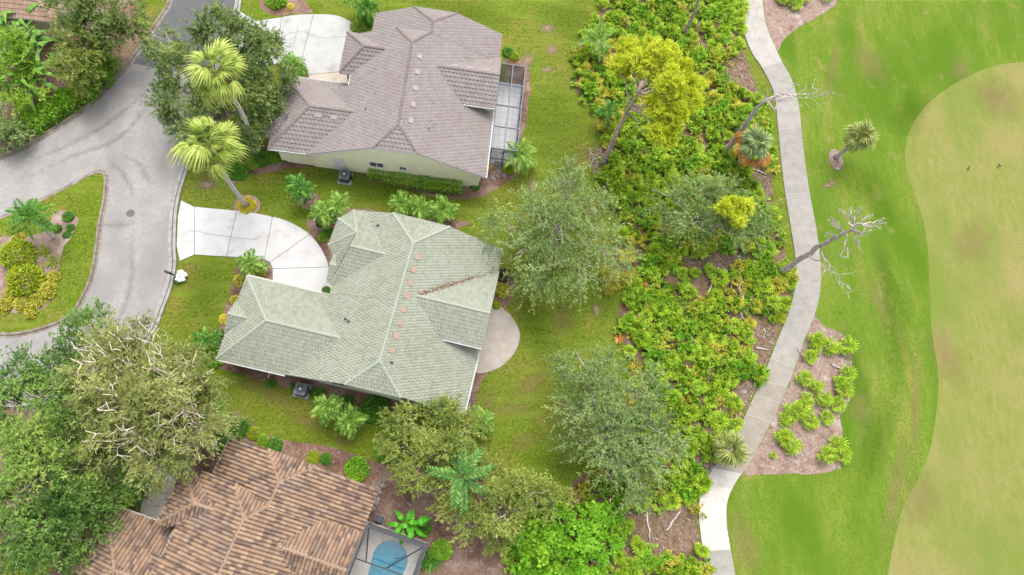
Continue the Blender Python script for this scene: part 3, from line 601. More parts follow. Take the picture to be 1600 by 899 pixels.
# ---------------------------------------------------------------- houses
def clip(poly, Q):
    """clip (a, b, h) points by convex ccw polygon Q in the (a, b) plane"""
    for i in range(len(Q)):
        p, q = Q[i], Q[(i+1) % len(Q)]; ex, ey = q[0]-p[0], q[1]-p[1]; out = []
        for j in range(len(poly)):
            s, e = poly[j-1], poly[j]
            ds = ex*(s[1]-p[1])-ey*(s[0]-p[0]); de = ex*(e[1]-p[1])-ey*(e[0]-p[0])
            if (ds >= 0) != (de >= 0):
                t = ds/(ds-de); out.append(tuple(s[k]+(e[k]-s[k])*t for k in range(3)))
            if de >= 0: out.append(e)
        poly = out
        if len(poly) < 3: return []
    return poly
def roof_tiles(P, m, parent, tw, tl, prof, lift, stagger, jit):
    P = [Vector(p) for p in P]; n = (P[1]-P[0]).cross(P[2]-P[0]).normalized()
    if n.z < 0: P = P[::-1]; n = -n
    dn = (Vector((0, 0, -1))-n*(-n.z)).normalized(); e1 = dn.cross(n).normalized(); e1 = -e1 if e1.cross(dn).dot(n) < 0 else e1
    o = P[0]; Q = [((p-o).dot(e1), (p-o).dot(dn)) for p in P]
    if area(Q) < 0: Q = Q[::-1]
    a0, a1 = min(q[0] for q in Q), max(q[0] for q in Q); b0, b1 = min(q[1] for q in Q), max(q[1] for q in Q)
    V, F, rn = [], [], []
    def inn(a, b):
        for i in range(len(Q)):
            p, q = Q[i], Q[(i+1) % len(Q)]
            if (q[0]-p[0])*(b-p[1])-(q[1]-p[1])*(a-p[0]) < 0: return False
        return True
    k = len(prof)-1
    for r in range(int((b1-b0)/tl)+1):
        bb = b1+.03-r*tl; bt = bb-tl; off = (tw*.5 if stagger and r % 2 else 0)
        for c in range(-1, int((a1-a0)/tw)+1):
            aa = a0+c*tw+off; rv = random.random(); dz = random.uniform(0, jit)
            full = all(inn(x, y) for x in (aa, aa+tw) for y in (bt, bb))
            for j in range(k):
                x0, x1 = aa+tw*j/k, aa+tw*(j+1)/k; h0, h1 = prof[j]+.012, prof[j+1]+.012
                quad = [(x0, bt, h0), (x1, bt, h1), (x1, bb, h1+lift+dz), (x0, bb, h0+lift+dz)]
                if not full: quad = clip(quad, Q)
                if len(quad) < 3: continue
                s = len(V); V += [tuple(o+e1*q[0]+dn*q[1]+n*q[2]) for q in quad]; F.append(tuple(range(s, s+len(quad)))); rn.append(rv)
                if full:
                    s = len(V); V += [tuple(o+e1*x+dn*bb+n*h) for x, h in ((x0, h0+lift+dz), (x1, h1+lift+dz), (x1, 0), (x0, 0))]; F.append((s, s+1, s+2, s+3)); rn.append(rv*.8)
    if F: mesh('roof_tiles', V, F, m, parent, 'stuff', rnd=rn)
def ridge_caps(P0, P1, m, parent, r=.1, seg=.38, up=.03):
    a, b = Vector(P0), Vector(P1); d = (b-a); L = d.length; d.normalize(); s = d.cross(Vector((0, 0, 1))).normalized(); u = s.cross(d)
    V, F, rn = [], [], []; n = max(1, int(L/seg))
    for i in range(n):
        p, q = a+d*(L*i/n), a+d*(L*(i+1)/n+.03); k = len(V)
        for c, rr, hh in ((p, r*1.12, up+.025), (q, r*.92, up)):
            for t in (-100, -50, 0, 50, 100): V.append(tuple(c+s*(rr*1.15*math.sin(R(t)))+u*(rr*.62*math.cos(R(t))+hh)))
        F += [(k+j, k+j+1, k+6+j, k+5+j) for j in range(4)]+[(k+4, k+3, k+2, k+1, k)]; rn += [random.random()]*5
    mesh('ridge_cap', V, F, m, parent, rnd=rn)
def roof(t, polys, caps, m, mc, fascia, tw=.3, tl=.36, prof=(0, .035, 0), lift=.035, stagger=True, jit=.008, th=.16):
    allv = [[tuple(round(c, 2) for c in p) for p in P] for P in polys]
    edges = {}
    for P in allv:
        for i in range(len(P)): e = frozenset((P[i-1], P[i])); edges[e] = edges.get(e, 0)+1
    for P, PR in zip(polys, allv):
        n = (Vector(P[1])-Vector(P[0])).cross(Vector(P[2])-Vector(P[0])); Pn = list(P) if n.z > 0 else list(P)[::-1]
        k = len(Pn); V = list(Pn)+[(x, y, z-th) for x, y, z in Pn]; F = [tuple(range(k)), tuple(reversed(range(k, 2*k)))]; mi = [0, 1]
        for i in range(k):
            e = frozenset(tuple(round(c, 2) for c in Pn[j]) for j in (i-1, i))
            if edges.get(e, 0) < 2: j = (i-1) % k; F.append((j, j+k, i+k, i)); mi.append(1)
        s = mesh('roof_slope', V, F, [m, fascia], t, mi=mi)
        roof_tiles(Pn, m, s, tw, tl, prof, lift, stagger, jit)
    for a, b in caps: ridge_caps(a, b, mc, t)
def prism_uv(name, uz, v0, v1, m, t):
    """profile in (u, z) swept from v0 to v1"""
    k = len(uz); V = [(u, v0, z) for u, z in uz]+[(u, v1, z) for u, z in uz]
    F = [tuple(range(k)), tuple(reversed(range(k, 2*k)))]+[((i-1) % k, (i-1) % k+k, i+k, i) for i in range(k)]
    return mesh(name, V, F, m, t)
def prism_vz(name, vz, u0, u1, m, t):
    k = len(vz); V = [(u0, v, z) for v, z in vz]+[(u1, v, z) for v, z in vz]
    F = [tuple(range(k)), tuple(reversed(range(k, 2*k)))]+[((i-1) % k, (i-1) % k+k, i+k, i) for i in range(k)]
    return mesh(name, V, F, m, t)
def window(t, axis, pos, c, z, wd, ht, sign):
    """window on a wall at axis ('u' or 'v') = pos, centred at c, facing sign"""
    def bx(name, c0, c1, z0, z1, d0, d1, m, par):
        lo, hi = sorted((pos+sign*d0, pos+sign*d1))
        a, b = ((lo, c0, z0), (hi, c1, z1)) if axis == 'u' else ((c0, lo, z0), (c1, hi, z1))
        return boxo(name, a, b, m, par)
    f = bx('window', c-wd/2, c+wd/2, z, z+ht, -.02, .03, P_glass, t)
    V = bx('sill', c-wd/2-.1, c+wd/2+.1, z-.09, z-.005, -.01, .09, P_white, f)
    bx('frame', c-wd/2-.06, c-wd/2, z, z+ht, -.01, .05, P_white, f); bx('frame', c+wd/2, c+wd/2+.06, z, z+ht, -.01, .05, P_white, f)
    bx('frame', c-wd/2-.06, c+wd/2+.06, z+ht, z+ht+.06, -.01, .052, P_white, f); bx('frame', c-.025, c+.025, z, z+ht, .031, .055, P_white, f)
    return f
def vents(t, pts, m, zf, sx=.4, sy=.46):
    for u, v in pts:
        z = zf(u, v); g = (zf(u+.1, v)-zf(u-.1, v))/.2; gv = (zf(u, v+.1)-zf(u, v-.1))/.2
        V, F = [], []; box(V, F, (-sx/2+.03, -sy/2+.03, .03), (sx/2-.03, sy/2-.03, .1)); box(V, F, (-sx/2, -sy/2, .1), (sx/2, sy/2, .125))
        mesh('roof_vent', [(u+x, v+y, z+h+x*g+y*gv) for x, y, h in V], F, m, t)
def pipes(t, pts, zf):
    for u, v in pts:
        z = zf(u, v); V, F = [], []; lathe(V, F, [(.16, z), (.12, z+.07), (.06, z+.1), (.06, z+.4)], 10, (u, v)); mesh('vent_pipe', V, F, P_dgrey if t['category'] and 'green' in t['label'] else P_pale, t)
def house(name, label, O, ang): return thing(name, (O[0], O[1], 0), label, 'house', None, R(ang))

# --- green roofed house
hg = house('green_roofed_house', 'house with pale green tiled roof and small corner turret beside curved white driveway', (-15.18, 17.5), -12.2)
ZW = lambda u, v: 2.9+.45*(u-5.3)
ZE = lambda u, v: 2.9+.45*(18.9-u)
A, B, Pw, Vw = (0, -6.72, 2.9), (0, 0, 2.9), (3.0, -3.36, 4.4), (8.63, -3.36, 4.4)
rN, rS = (12.1, 4.75, 5.96), (12.1, -4.65, 5.96); n1, n2 = (9.8, 7.2, 4.925), (14.4, 7.2, 4.925); s1, s2 = (10.05, -6.72, 5.04), (14.15, -6.72, 5.04)
ap = (7.5, 5.0, 4.75); eRw, eRe = (7.4, 3.65, 5.1), (10.19, 3.65, 5.1); t1, t2, t3, t4 = (6.45, 7.2, 3.5), (5.5, 6.2, 3.5), (5.4, 3.85, 3.5), (6.2, 2.9, 3.5); ev = (7.5, 7.25, 3.89)
gp = [[(5.3, 0, 2.9), (5.3, -6.72, 2.9), s1, rS, (12.1, 0, 5.96)], [(6.7, 7.2, 3.53), (6.7, 0, 3.53), (12.1, 0, 5.96), rN, n1],
      [rS, s2, (18.9, -6.72, 2.9), (18.9, 7.2, 2.9), n2, rN], [n1, rN, n2], [s1, s2, rS],
      [A, (5.3, -6.72, 2.9), Vw, Pw], [B, Pw, Vw, (6.65, 0, 2.9)], [B, A, Pw],
      [(15.8, -1.6, 4.295), (19.05, -1.6, 4.295), (19.05, .9, 5.42), (13.3, .9, 5.42)], [(13.3, .9, 5.42), (19.05, .9, 5.42), (19.05, 5.3, 2.86)],
      [(6.5, .75, 3.6), (7.0, .75, 3.6), eRe, eRw], [eRw, eRe, ap], [eRe, ev, ap], [ev, t1, ap], [t1, t2, ap], [t2, t3, ap], [t3, t4, ap], [t4, eRw, ap], [t4, (6.76, 1.6, 4.03), eRw],
      [(6.05, 2.2, 3.95), (7.3, 2.2, 3.95), (7.3, 3.7, 3.3), (6.0, 3.7, 3.3)], [(6.05, 2.2, 3.95), (6.1, .9, 3.37), (7.0, .9, 3.37), (7.3, 2.2, 3.95)],
      [(-.12, -3.36, 3.62), (-.12, -2.1, 2.95), (1.44, -3.36, 3.62)], [(-.12, -3.36, 3.62), (1.44, -3.36, 3.62), (-.12, -4.62, 2.95)]]
gc = [(rN, rS), (n1, rN), (n2, rN), (s1, rS), (s2, rS), (A, Pw), (B, Pw), (Pw, Vw), ((19.05, .9, 5.42), (13.3, .9, 5.42)), (eRw, eRe), (t1, ap), (t2, ap), (t3, ap), (t4, ap), ((6.05, 2.2, 3.95), (7.3, 2.2, 3.95)), ((-.12, -3.36, 3.62), (1.44, -3.36, 3.62))]
roof(hg, gp, gc, R_green, R_greenc, P_white, tw=.24, tl=.30, prof=(0, .045, .045, 0), lift=.04)
prism_uv('wall', [(7.1, 0), (18.4, 0), (18.4, 2.85), (14.4, 4.7), (12.1, 5.0), (9.9, 4.7), (7.1, 3.5)], -6.3, 6.8, P_sage, hg)
boxo('garage_wall', (.45, -6.28, 0), (7.3, -.45, 2.74), P_sage, hg)
prism_vz('gable_wall', [(-1.2, 0), (4.8, 0), (4.8, 2.9), (.9, 5.2), (-1.2, 4.25)], 16.5, 18.62, P_sage, hg)
V, F = [], []; k = [(t1[0]+.2, t1[1]-.35), (t2[0]+.4, t2[1]-.1), (t3[0]+.4, t3[1]+.15), (t4[0]+.3, t4[1]+.3), (8.4, 3.2), (8.4, 6.8)]
V = [(x, y, 0) for x, y in k]+[(x, y, 3.36) for x, y in k]; mesh('turret_wall', V, [(0, 1, 2, 3, 4, 5), (11, 10, 9, 8, 7, 6)]+[(i, (i+1) % 6, (i+1) % 6+6, i+6) for i in range(6)], P_sage, hg)
boxo('entry_wall', (6.4, 1.2, 0), (8, 3.1, 3.25), P_sage, hg)
mesh('gable_wall', [(6.62, .9, 3.1), (6.62, .9, 3.5), (7.45, 3.62, 4.9), (7.5, 4.6, 4.7), (7.2, 4.2, 3.1)], [(0, 1, 2, 3, 4)], P_sage, hg)
gd = boxo('garage_door', (1.2, -.47, 0), (6.0, -.40, 2.2), P_white, hg)
for i in range(4): boxo('panel', (1.3, -.395, .08+i*.54), (5.9, -.37, .5+i*.54), P_white, gd)
for c in (9, 14.6): window(hg, 'v', -6.3, c, .9, 1.2, 1.3, -1)
for c in (10, 15): window(hg, 'v', 6.8, c, .9, 1.3, 1.3, 1)
for c in (-4.4, 2.2, 5.9): window(hg, 'u', 18.62 if c == 2.2 else 18.4, c, .6, 1.5 if c != 2.2 else 2.8, 1.8, 1)
for a in (-2.2, -4.6): window(hg, 'u', .45, a, .9, 1.0, 1.2, -1)
vents(hg, [(12.65+.02*i, 3.79-1.06*i) for i in range(8)], P_terra, ZE); pipes(hg, [(12.9, -4.55)], ZE); pipes(hg, [(8.9, 6.0), (8.6, -1.9), (8.9, -2.05), (7.2, 2.0)], ZW)
V, F = [], []
tube(V, F, [(18.95, -1.5, 4.2), (18.7, -1.5, 3.9), (18.7, -1.5, .1)], .05, 6); mesh('downspout', V, F, P_white, hg)
V, F = [], []; tube(V, F, [(3.3, -6.75, 2.75), (3.3, -6.45, 2.55), (3.3, -6.38, .15), (3.3, -6.9, .08)], .05, 6); mesh('downspout', V, F, P_white, hg)
V, F = [], []; box(V, F, (0, -6.87, 2.78), (5.2, -6.74, 2.92)); mesh('gutter', V, F, P_gut, hg)
V, F = [], []; box(V, F, (0, .02, 2.78), (6.6, .15, 2.92)); mesh('gutter', V, F, P_gut, hg)

# --- north house with mauve roof
hm = house('mauve_roofed_house', 'house with mauve brown tiled roof and cream gable wall facing a clipped hedge', (-14.07, 35.81), -5.2)
q = .4476
ZWm = lambda u, v: 6.257-q*(10.6-u)
ZEm = lambda u, v: 2.9+q*(18.1-u)
A, B, Pw = (-.1, -7.1, 2.9), (-.1, 0, 2.9), (2.95, -3.55, 4.45); Vw = (6.56, -3.55, 4.45)
rN, rS = (10.6, 2.75, 6.257), (10.6, -5.2, 6.257); s1, s2 = (8.8, -7.2, ZWm(8.8, 0)), (12.4, -7.2, ZEm(12.4, 0))
m1, m2 = (9.0, 4.55, ZWm(9, 0)), (12, 4.55, 5.63); N1, N2, Nr, Nq = (10.1, 7.6, 4.78), (13.9, 7.6, 4.78), (12, 5.7, 5.63), (12, 4.5, 5.63)
E1, E2 = (6.55, 2.45, 5.27), (8.39, 2.45, 5.27)
mp_ = [[(3.1, -.9, 2.9), (3.1, -7.2, 2.9), s1, rS, (10.6, -.9, 6.257)], [(5.7, 4.55, ZWm(5.7, 0)), (5.7, -.9, ZWm(5.7, 0)), (10.6, -.9, 6.257), rN, m1],
       [rS, s2, (18.1, -7.2, 2.9), (18.1, 4.5, 2.9), Nq, rN], [Nq, (18.1, 4.5, 2.9), (18.1, 7.6, 2.9), N2, Nr], [m1, rN, m2], [s1, s2, rS],
       [N1, Nr, N2], [(6.6, 7.6, 3.213), (6.6, 4.2, 3.213), (12, 4.2, 5.63), Nr, N1],
       [A, (3.1, -7.1, 2.9), Vw, Pw], [B, Pw, Vw, (5.8, 0, 2.9)], [B, A, Pw],
       [(15.3, -1.1, 4.155), (18.25, -1.1, 4.155), (18.25, 1.5, 5.27), (12.8, 1.5, 5.27)], [(12.8, 1.5, 5.27), (18.25, 1.5, 5.27), (18.25, 5.1, 2.86)],
       [(4.65, .35, 4.0), (5.6, .35, 4.0), E2, E1], [(4.65, 4.55, 4.0), E1, E2, (5.55, 4.55, 4.0)], [(4.65, 4.55, 4.0), (4.65, .35, 4.0), E1],
       [(-.75, -2.3, 2.95), (-.75, -6.1, 2.95), (1.1, -4.2, 3.85)], [(-.75, -6.1, 2.95), (.1, -6.1, 2.95), (1.1, -4.2, 3.85)], [(-.75, -2.3, 2.95), (1.1, -4.2, 3.85), (.1, -2.3, 2.95)]]
mc_ = [(rN, rS), (m1, rN), (m2, rN), (s1, rS), (s2, rS), (Nr, Nq), (N1, Nr), (N2, Nr), (A, Pw), (B, Pw), (Pw, Vw), ((18.25, 1.5, 5.27), (12.8, 1.5, 5.27)), (E1, E2), ((4.65, .35, 4.0), E1), ((4.65, 4.55, 4.0), E1), ((-.75, -6.1, 2.95), (1.1, -4.2, 3.85)), ((-.75, -2.3, 2.95), (1.1, -4.2, 3.85))]
roof(hm, mp_, mc_, R_mauve, R_mauvec, P_white, tw=.33, tl=.36, prof=(0, .045, 0), lift=.05)
prism_uv('wall', [(6.3, 0), (17.6, 0), (17.6, 2.85), (12.5, 5.2), (8.9, 5.0), (6.3, 3.9)], -6.75, 4.4, P_cream, hm)
prism_uv('wall', [(7.1, 0), (17.6, 0), (17.6, 2.84), (13.9, 4.55), (10.2, 4.55), (7.1, 3.2)], 4.3, 7.15, P_cream, hm)
boxo('garage_wall', (.4, -6.65, 0), (6.8, -.45, 2.72), P_cream, hm); boxo('garage_bay_wall', (-.3, -5.7, 0), (.5, -2.7, 2.72), P_cream, hm)
boxo('entry_wall', (5.1, .8, 0), (7, 4.1, 3.8), P_cream, hm)
prism_uv('wall', [(3.2, 0), (7, 0), (7, 4.2), (3.2, 2.8)], -6.74, -4, P_cream, hm)
prism_vz('gable_wall', [(-.8, 0), (4.7, 0), (4.7, 2.9), (1.5, 5.0), (-.8, 4.0)], 16, 17.8, P_cream, hm)
gd = boxo('garage_door', (1.0, -.46, 0), (5.6, -.40, 2.2), P_white, hm)
for i in range(4): boxo('panel', (1.1, -.395, .08+i*.54), (5.5, -.37, .5+i*.54), P_white, gd)
window(hm, 'v', -6.75, 8.75, 1.55, 1.1, .7, -1); window(hm, 'v', -6.75, 11.0, 1.6, .5, .5, -1)
boxo('side_door', (5.0, -6.8, .1), (5.9, -6.74, 2.1), P_white, hm)
for c in (-3, -5.4): window(hm, 'u', 17.6, c, .5, 1.5, 1.9, 1)
for c in (9.4, 14.5): window(hm, 'v', 7.15, c, .9, 1.3, 1.3, 1)
vents(hm, [(11.4+.03*i, 1.7-1.55*i) for i in range(5)], P_pale, ZEm)
vents(hm, [(14.4, 2.0), (15.7, 2.0), (17.1, 2.0)], P_pale, lambda u, v: 5.27-(v-1.5)*.669, .6, .3)
vents(hm, [(3.7, -4.2), (5.0, -4.2)], P_pale, lambda u, v: 4.45+(v+3.55)*.4366, .6, .3)
pipes(hm, [(7.6, -3.4), (13.0, -4.6)], lambda u, v: min(ZWm(u, v), ZEm(u, v)))

# --- south house with brown blend barrel tile roof
ht = house('brown_tiled_house', 'house with brown and tan barrel tile roof next to a screened kidney shaped pool', (-14.64, 5.18), -18.7)
ZEt = lambda u, v: 2.9+.45*(11.1-u)
ZWt = lambda u, v: 6.1625-.45*(3.85-u)
Nr, Nq = (4.9, -1.75, 5.69), (4.9, -3.4, 5.69); N1, N2 = (3.15, 0, 4.9025), (6.65, 0, 4.9025)
rN, rS = (3.85, -4.6, 6.1625), (3.85, -12.1, 6.1625); m1, m2 = (2.2, -2.75, ZWt(2.2, 0)), (4.9, -3.3, 5.69); s1, s2 = (2.0, -14.1, ZWt(2.0, 0)), (5.7, -14.1, ZEt(5.7, 0))
A, B, Pw, Vw = (-5.98, -13.58, 2.9), (-5.98, -6.88, 2.9), (-2.95, -10.2, 4.4), (-.06, -10.2, 4.4)
E1, E2 = (.15, -4.75, 5.2), (1.71, -4.75, 5.2)
tp = [[(0, 0, 3.485), (0, -3.6, 3.485), (4.9, -3.6, 5.69), Nr, N1], [N1, Nr, N2], [N2, Nr, Nq, (11.1, -3.4, 2.9), (11.1, 0, 2.9)],
      [Nq, rN, rS, s2, (11.1, -14.1, 2.9), (11.1, -3.4, 2.9)], [m1, rN, m2], [s1, s2, rS],
      [(-.5, -2.75, ZWt(-.5, 0)), (-.5, -8.6, ZWt(-.5, 0)), (3.85, -8.6, 6.1625), rN, m1], [(-3.4, -8.6, 2.9), (-3.4, -14.1, 2.9), s1, rS, (3.85, -8.6, 6.1625)],
      [A, (-3.4, -13.58, 2.9), Vw, Pw], [B, Pw, Vw, (-.55, -6.88, 2.9)], [B, A, Pw],
      [(-1.9, -6.75, 3.9), (-1.1, -6.75, 3.9), E2, E1], [(-1.9, -3.0, 3.9), E1, E2, (-1.1, -3.0, 3.9)], [(-1.9, -3.0, 3.9), (-1.9, -6.75, 3.9), E1],
      [(6.3, -5.5, 5.06), (11.25, -5.5, 5.06), (11.25, -3.1, 4.1), (8.43, -3.1, 4.1)], [(6.3, -5.5, 5.06), (11.25, -9.6, 2.84), (11.25, -5.5, 5.06)],
      [(-6.5, -8.4, 2.95), (-6.5, -11.6, 2.95), (-4.7, -10, 3.8)], [(-6.5, -8.4, 2.95), (-4.7, -10, 3.8), (-5.9, -8.4, 2.95)], [(-6.5, -11.6, 2.95), (-5.9, -11.6, 2.95), (-4.7, -10, 3.8)]]
tc_ = [(Nr, Nq), (N1, Nr), (N2, Nr), (rN, rS), (m1, rN), (m2, rN), (A, Pw), (B, Pw), (Pw, Vw), (E1, E2), ((-1.9, -6.75, 3.9), E1), ((-1.9, -3.0, 3.9), E1), ((11.25, -5.5, 5.06), (6.3, -5.5, 5.06)), ((-6.5, -8.4, 2.95), (-4.7, -10, 3.8)), ((-6.5, -11.6, 2.95), (-4.7, -10, 3.8)), (s1, rS), (s2, rS)]
roof(ht, tp, tc_, R_tile, R_tilec, P_white, tw=.27, tl=.38, prof=(-.01, .10, .14, .10, -.01), lift=.055, stagger=False, jit=.02)
prism_uv('wall', [(.5, 0), (10.6, 0), (10.6, 2.85), (6.6, 4.65), (3.2, 4.65), (.5, 3.45)], -3.5, -.45, P_tan, ht)
prism_uv('wall', [(0, 0), (10.6, 0), (10.6, 2.85), (5.6, 5.1), (2.1, 5.1), (0, 4.1)], -13.6, -3.2, P_tan, ht)
boxo('garage_wall', (-5.5, -13.1, 0), (.2, -7.35, 2.72), P_tan, ht); boxo('garage_bay_wall', (-6.1, -11.2, 0), (-5.4, -8.8, 2.72), P_tan, ht); boxo('entry_wall', (-1.4, -6.3, 0), (.3, -3.45, 3.7), P_tan, ht)
prism_vz('gable_wall', [(-9, 0), (-3.5, 0), (-3.5, 3.95), (-5.5, 4.8), (-9, 2.9)], 9, 10.8, P_tan, ht)
gd = boxo('garage_door', (-5.0, -7.36, 0), (-.9, -7.30, 2.2), P_white, ht)
for i in range(4): boxo('panel', (-4.9, -7.295, .08+i*.54), (-1.0, -7.27, .5+i*.54), P_white, gd)
for c in (2.2, 7): window(ht, 'v', -.45, c, .9, 1.2, 1.3, 1)
window(ht, 'u', 10.6, -1.8, .9, 1.2, 1.2, 1)

for a, b in (((-5.98, -6.86, 2.78), (-.6, -6.74, 2.92)), ((-2.03, -6.7, 3.78), (-1.9, -3.0, 3.92)), ((-.13, -2.7, 3.36), (0, 0, 3.5)), ((-.64, -8.6, 4.06), (-.51, -6.9, 4.22)), ((-6.1, -13.5, 2.78), (-5.98, -6.8, 2.92))): boxo('gutter', a, b, P_gut, ht)
for a, b in (((-.1, -7.24, 2.78), (3.1, -7.11, 2.92)), ((18.11, -7.2, 2.78), (18.24, -1.2, 2.92)), ((5.57, -.8, 3.9), (5.69, .3, 4.06)), ((.0, .01, 2.78), (5.7, .14, 2.92)), ((15.2, -1.24, 4.03), (18.2, -1.11, 4.17))): boxo('gutter', a, b, P_gut, hm)
for a, b in (((18.91, -6.7, 2.78), (19.04, -1.7, 2.92)), ((15.7, -1.74, 4.17), (19.05, -1.61, 4.31))): boxo('gutter', a, b, P_gut, hg)
# dry leaves caught in the valley of the green roof
n = 420; tt = np.abs(rng.normal(.35, .3, n)) % 1; P = np.stack([13.5+5.3*tt, .95+4.25*tt, 5.42-2.45*tt+.09], 1)+rng.normal(0, 1, (n, 3))*np.array([.13, .13, .015])
link('leaf_debris', leaf_mesh('leaf_debris', P, unit(rng.normal(0, 1, (n, 3))*np.array([1, 1, .2])), np.tile([.2, -.3, 1.], (n, 1))+rng.normal(0, .2, (n, 3)), rng.uniform(.08, .17, n), rng.uniform(.05, .1, n), rng.uniform(0, 1, n)), mat('dry_leaves', [(.3, col(120, 84, 58)), (.5, col(168, 118, 84)), (.7, col(196, 150, 116))], scale=2, rnd=.7), hg, 'stuff')

# --- corner of a pink roofed house to the north west
hp = house('pink_roofed_house', 'house with pinkish clay tile roof behind the bird of paradise clump', G(88, 36, 2.9)[:2], -3)
P4 = [(-12, 0, 2.9), (0, 0, 2.9), (0, 12, 2.9), (-12, 12, 2.9), (-6, 6, 5.5)]
roof(hp, [[P4[0], P4[1], P4[4]], [P4[1], P4[2], P4[4]], [P4[2], P4[3], P4[4]], [P4[3], P4[0], P4[4]]], [(P4[i], P4[4]) for i in range(4)], R_pink, R_pink, P_white, tw=.3, tl=.4, prof=(0, .05, .05, 0), stagger=False)
boxo('wall', (-11.5, .5, 0), (-.5, 11.5, 2.75), P_tan, hp); window(hp, 'v', .5, -8, .9, 1.4, 1.3, -1)

# --- air conditioners
def ac(label, hs_, u, v):
    w_ = hs_.matrix_world if False else Matrix.Rotation(hs_.rotation_euler.z, 4, 'Z'); p = Vector(hs_.location)+w_ @ Vector((u, v, 0))
    t = thing('air_conditioner', p, label, 'air conditioner', None, hs_.rotation_euler.z)
    boxo('pad', (-.6, -.6, 0), (.6, .6, .1), M_curb, t, .02); boxo('case', (-.45, -.45, .1), (.45, .45, .9), P_grey, t, .06)
    V, F = [], []
    for i in range(9): box(V, F, (-.38+i*.09, -.465, .2), (-.34+i*.09, -.45, .82)); box(V, F, (.45, -.38+i*.09, .2), (.465, -.34+i*.09, .82))
    mesh('louvre', V, F, P_dgrey, t)
    V, F = [], []; lathe(V, F, [(.40, .9), (.40, .92), (.36, .925)], 20); g = mesh('fan_opening', V, F, P_dgrey, t)
    V, F = [], []
    for r in (.1, .2, .3, .38): lathe(V, F, [(r-.012, .93), (r-.012, .945), (r+.012, .945), (r+.012, .93)], 18); F.pop()
    for i in range(8): c, s = math.cos(i*math.pi/4), math.sin(i*math.pi/4); tube(V, F, [(c*.06, s*.06, .94), (c*.39, s*.39, .94)], .01, 4)
    mesh('grille', V, F, P_grey, g)
    V, F = [], []; lathe(V, F, [(.08, .93), (.08, .96), (.02, .97)], 10); mesh('hub', V, F, P_white, g)
    boxo('pipe_box', (.52, -.1, .1), (.62, .1, .7), P_dgrey, t)
ac('grey air conditioner beside the green roofed house wall', hg, 6.15, -7.25)
ac('grey air conditioner beside the cream gable wall', hm, 6.0, -7.55)

# --- screened lanai of the north house
def cage(name, label, hs_, u0, u1, v0, v1, h, nu, nv, frame, scr, roof_scr, th=.06):
    t = thing(name, hs_.location, label, 'pool cage', None, hs_.rotation_euler.z)
    us = [u0+(u1-u0)*i/nu for i in range(nu+1)]; vs2 = [v0+(v1-v0)*i/nv for i in range(nv+1)]
    for v in vs2: boxo('beam', (u0, v-th/2, h-.1), (u1-.001, v+th/2, h), frame, t)
    for u in us: boxo('beam', (u-th/2, v0, h-.098), (u+th/2, v1, h+.004), frame, t)
    for v in vs2: boxo('post', (u1-th/2, v-th/2-.003, .3 if 'pool' in label else .06), (u1+th/2, v+th/2+.003, h-.1), frame, t)
    for v in (v0, v1):
        for u in us[:-1]: boxo('post', (u-th/2-.002, v-th/2, .06), (u+th/2+.002, v+th/2, h-.1), frame, t)
        boxo('rail', (u0, v-th/3, 1.0), (u1, v+th/3, 1.08), frame, t)
    boxo('rail', (u1-th/3, v0, 1.0), (u1+th/3, v1, 1.08), frame, t)
    for i in range(nu):
        for j in range(nv): a, b, c, d = us[i]+th/2, us[i+1]-th/2, vs2[j]+th/2, vs2[j+1]-th/2; mesh('screen', [(a, c, h-.02), (b, c, h-.02), (b, d, h-.02), (a, d, h-.02)], [(0, 1, 2, 3)], roof_scr, t)
    for v in (v0, v1):
        for i in range(nu): a, b = us[i]+th/2, us[i+1]-th/2; mesh('screen', [(a, v, .08), (b, v, .08), (b, v, h-.12), (a, v, h-.12)], [(0, 1, 2, 3)], scr, t)
    for j in range(nv): c, d = vs2[j]+th/2, vs2[j+1]-th/2; mesh('screen', [(u1, c, .08), (u1, d, .08), (u1, d, h-.12), (u1, c, h-.12)], [(0, 1, 2, 3)], scr, t)
    return t
SCRD = seethrough('dark_screen', (.02, .022, .025, 1), .62)
cage('screen_enclosure', 'grey framed screen enclosure over white tiled lanai', hm, 18.3, 20.55, -4.2, 4.5, 2.9, 2, 4, P_alu, SCRD, SCRL, .09)
def to_world(hs_, pts): r = hs_.rotation_euler.z; c, s = math.cos(r), math.sin(r); return [np.array((hs_.location.x+c*u-s*v, hs_.location.y+s*u+c*v)) for u, v in pts]
lf = sheet('lanai_floor', to_world(hm, [(17.5, -4.25), (20.6, -4.25), (20.6, 4.55), (17.5, 4.55)]), .04, plain('lanai_grout', col(190, 192, 196), .9), .036)
TW = plain('white_floor_tile', col(236, 238, 242), .5)
for i in range(5):
    for j in range(14): sheet('floor_tile', to_world(hm, [(17.85+.53*i+a, -4.15+.6*j+b) for a, b in ((.015, .015), (.515, .015), (.515, .585), (.015, .585))]), .048, TW, 0, lf, None)

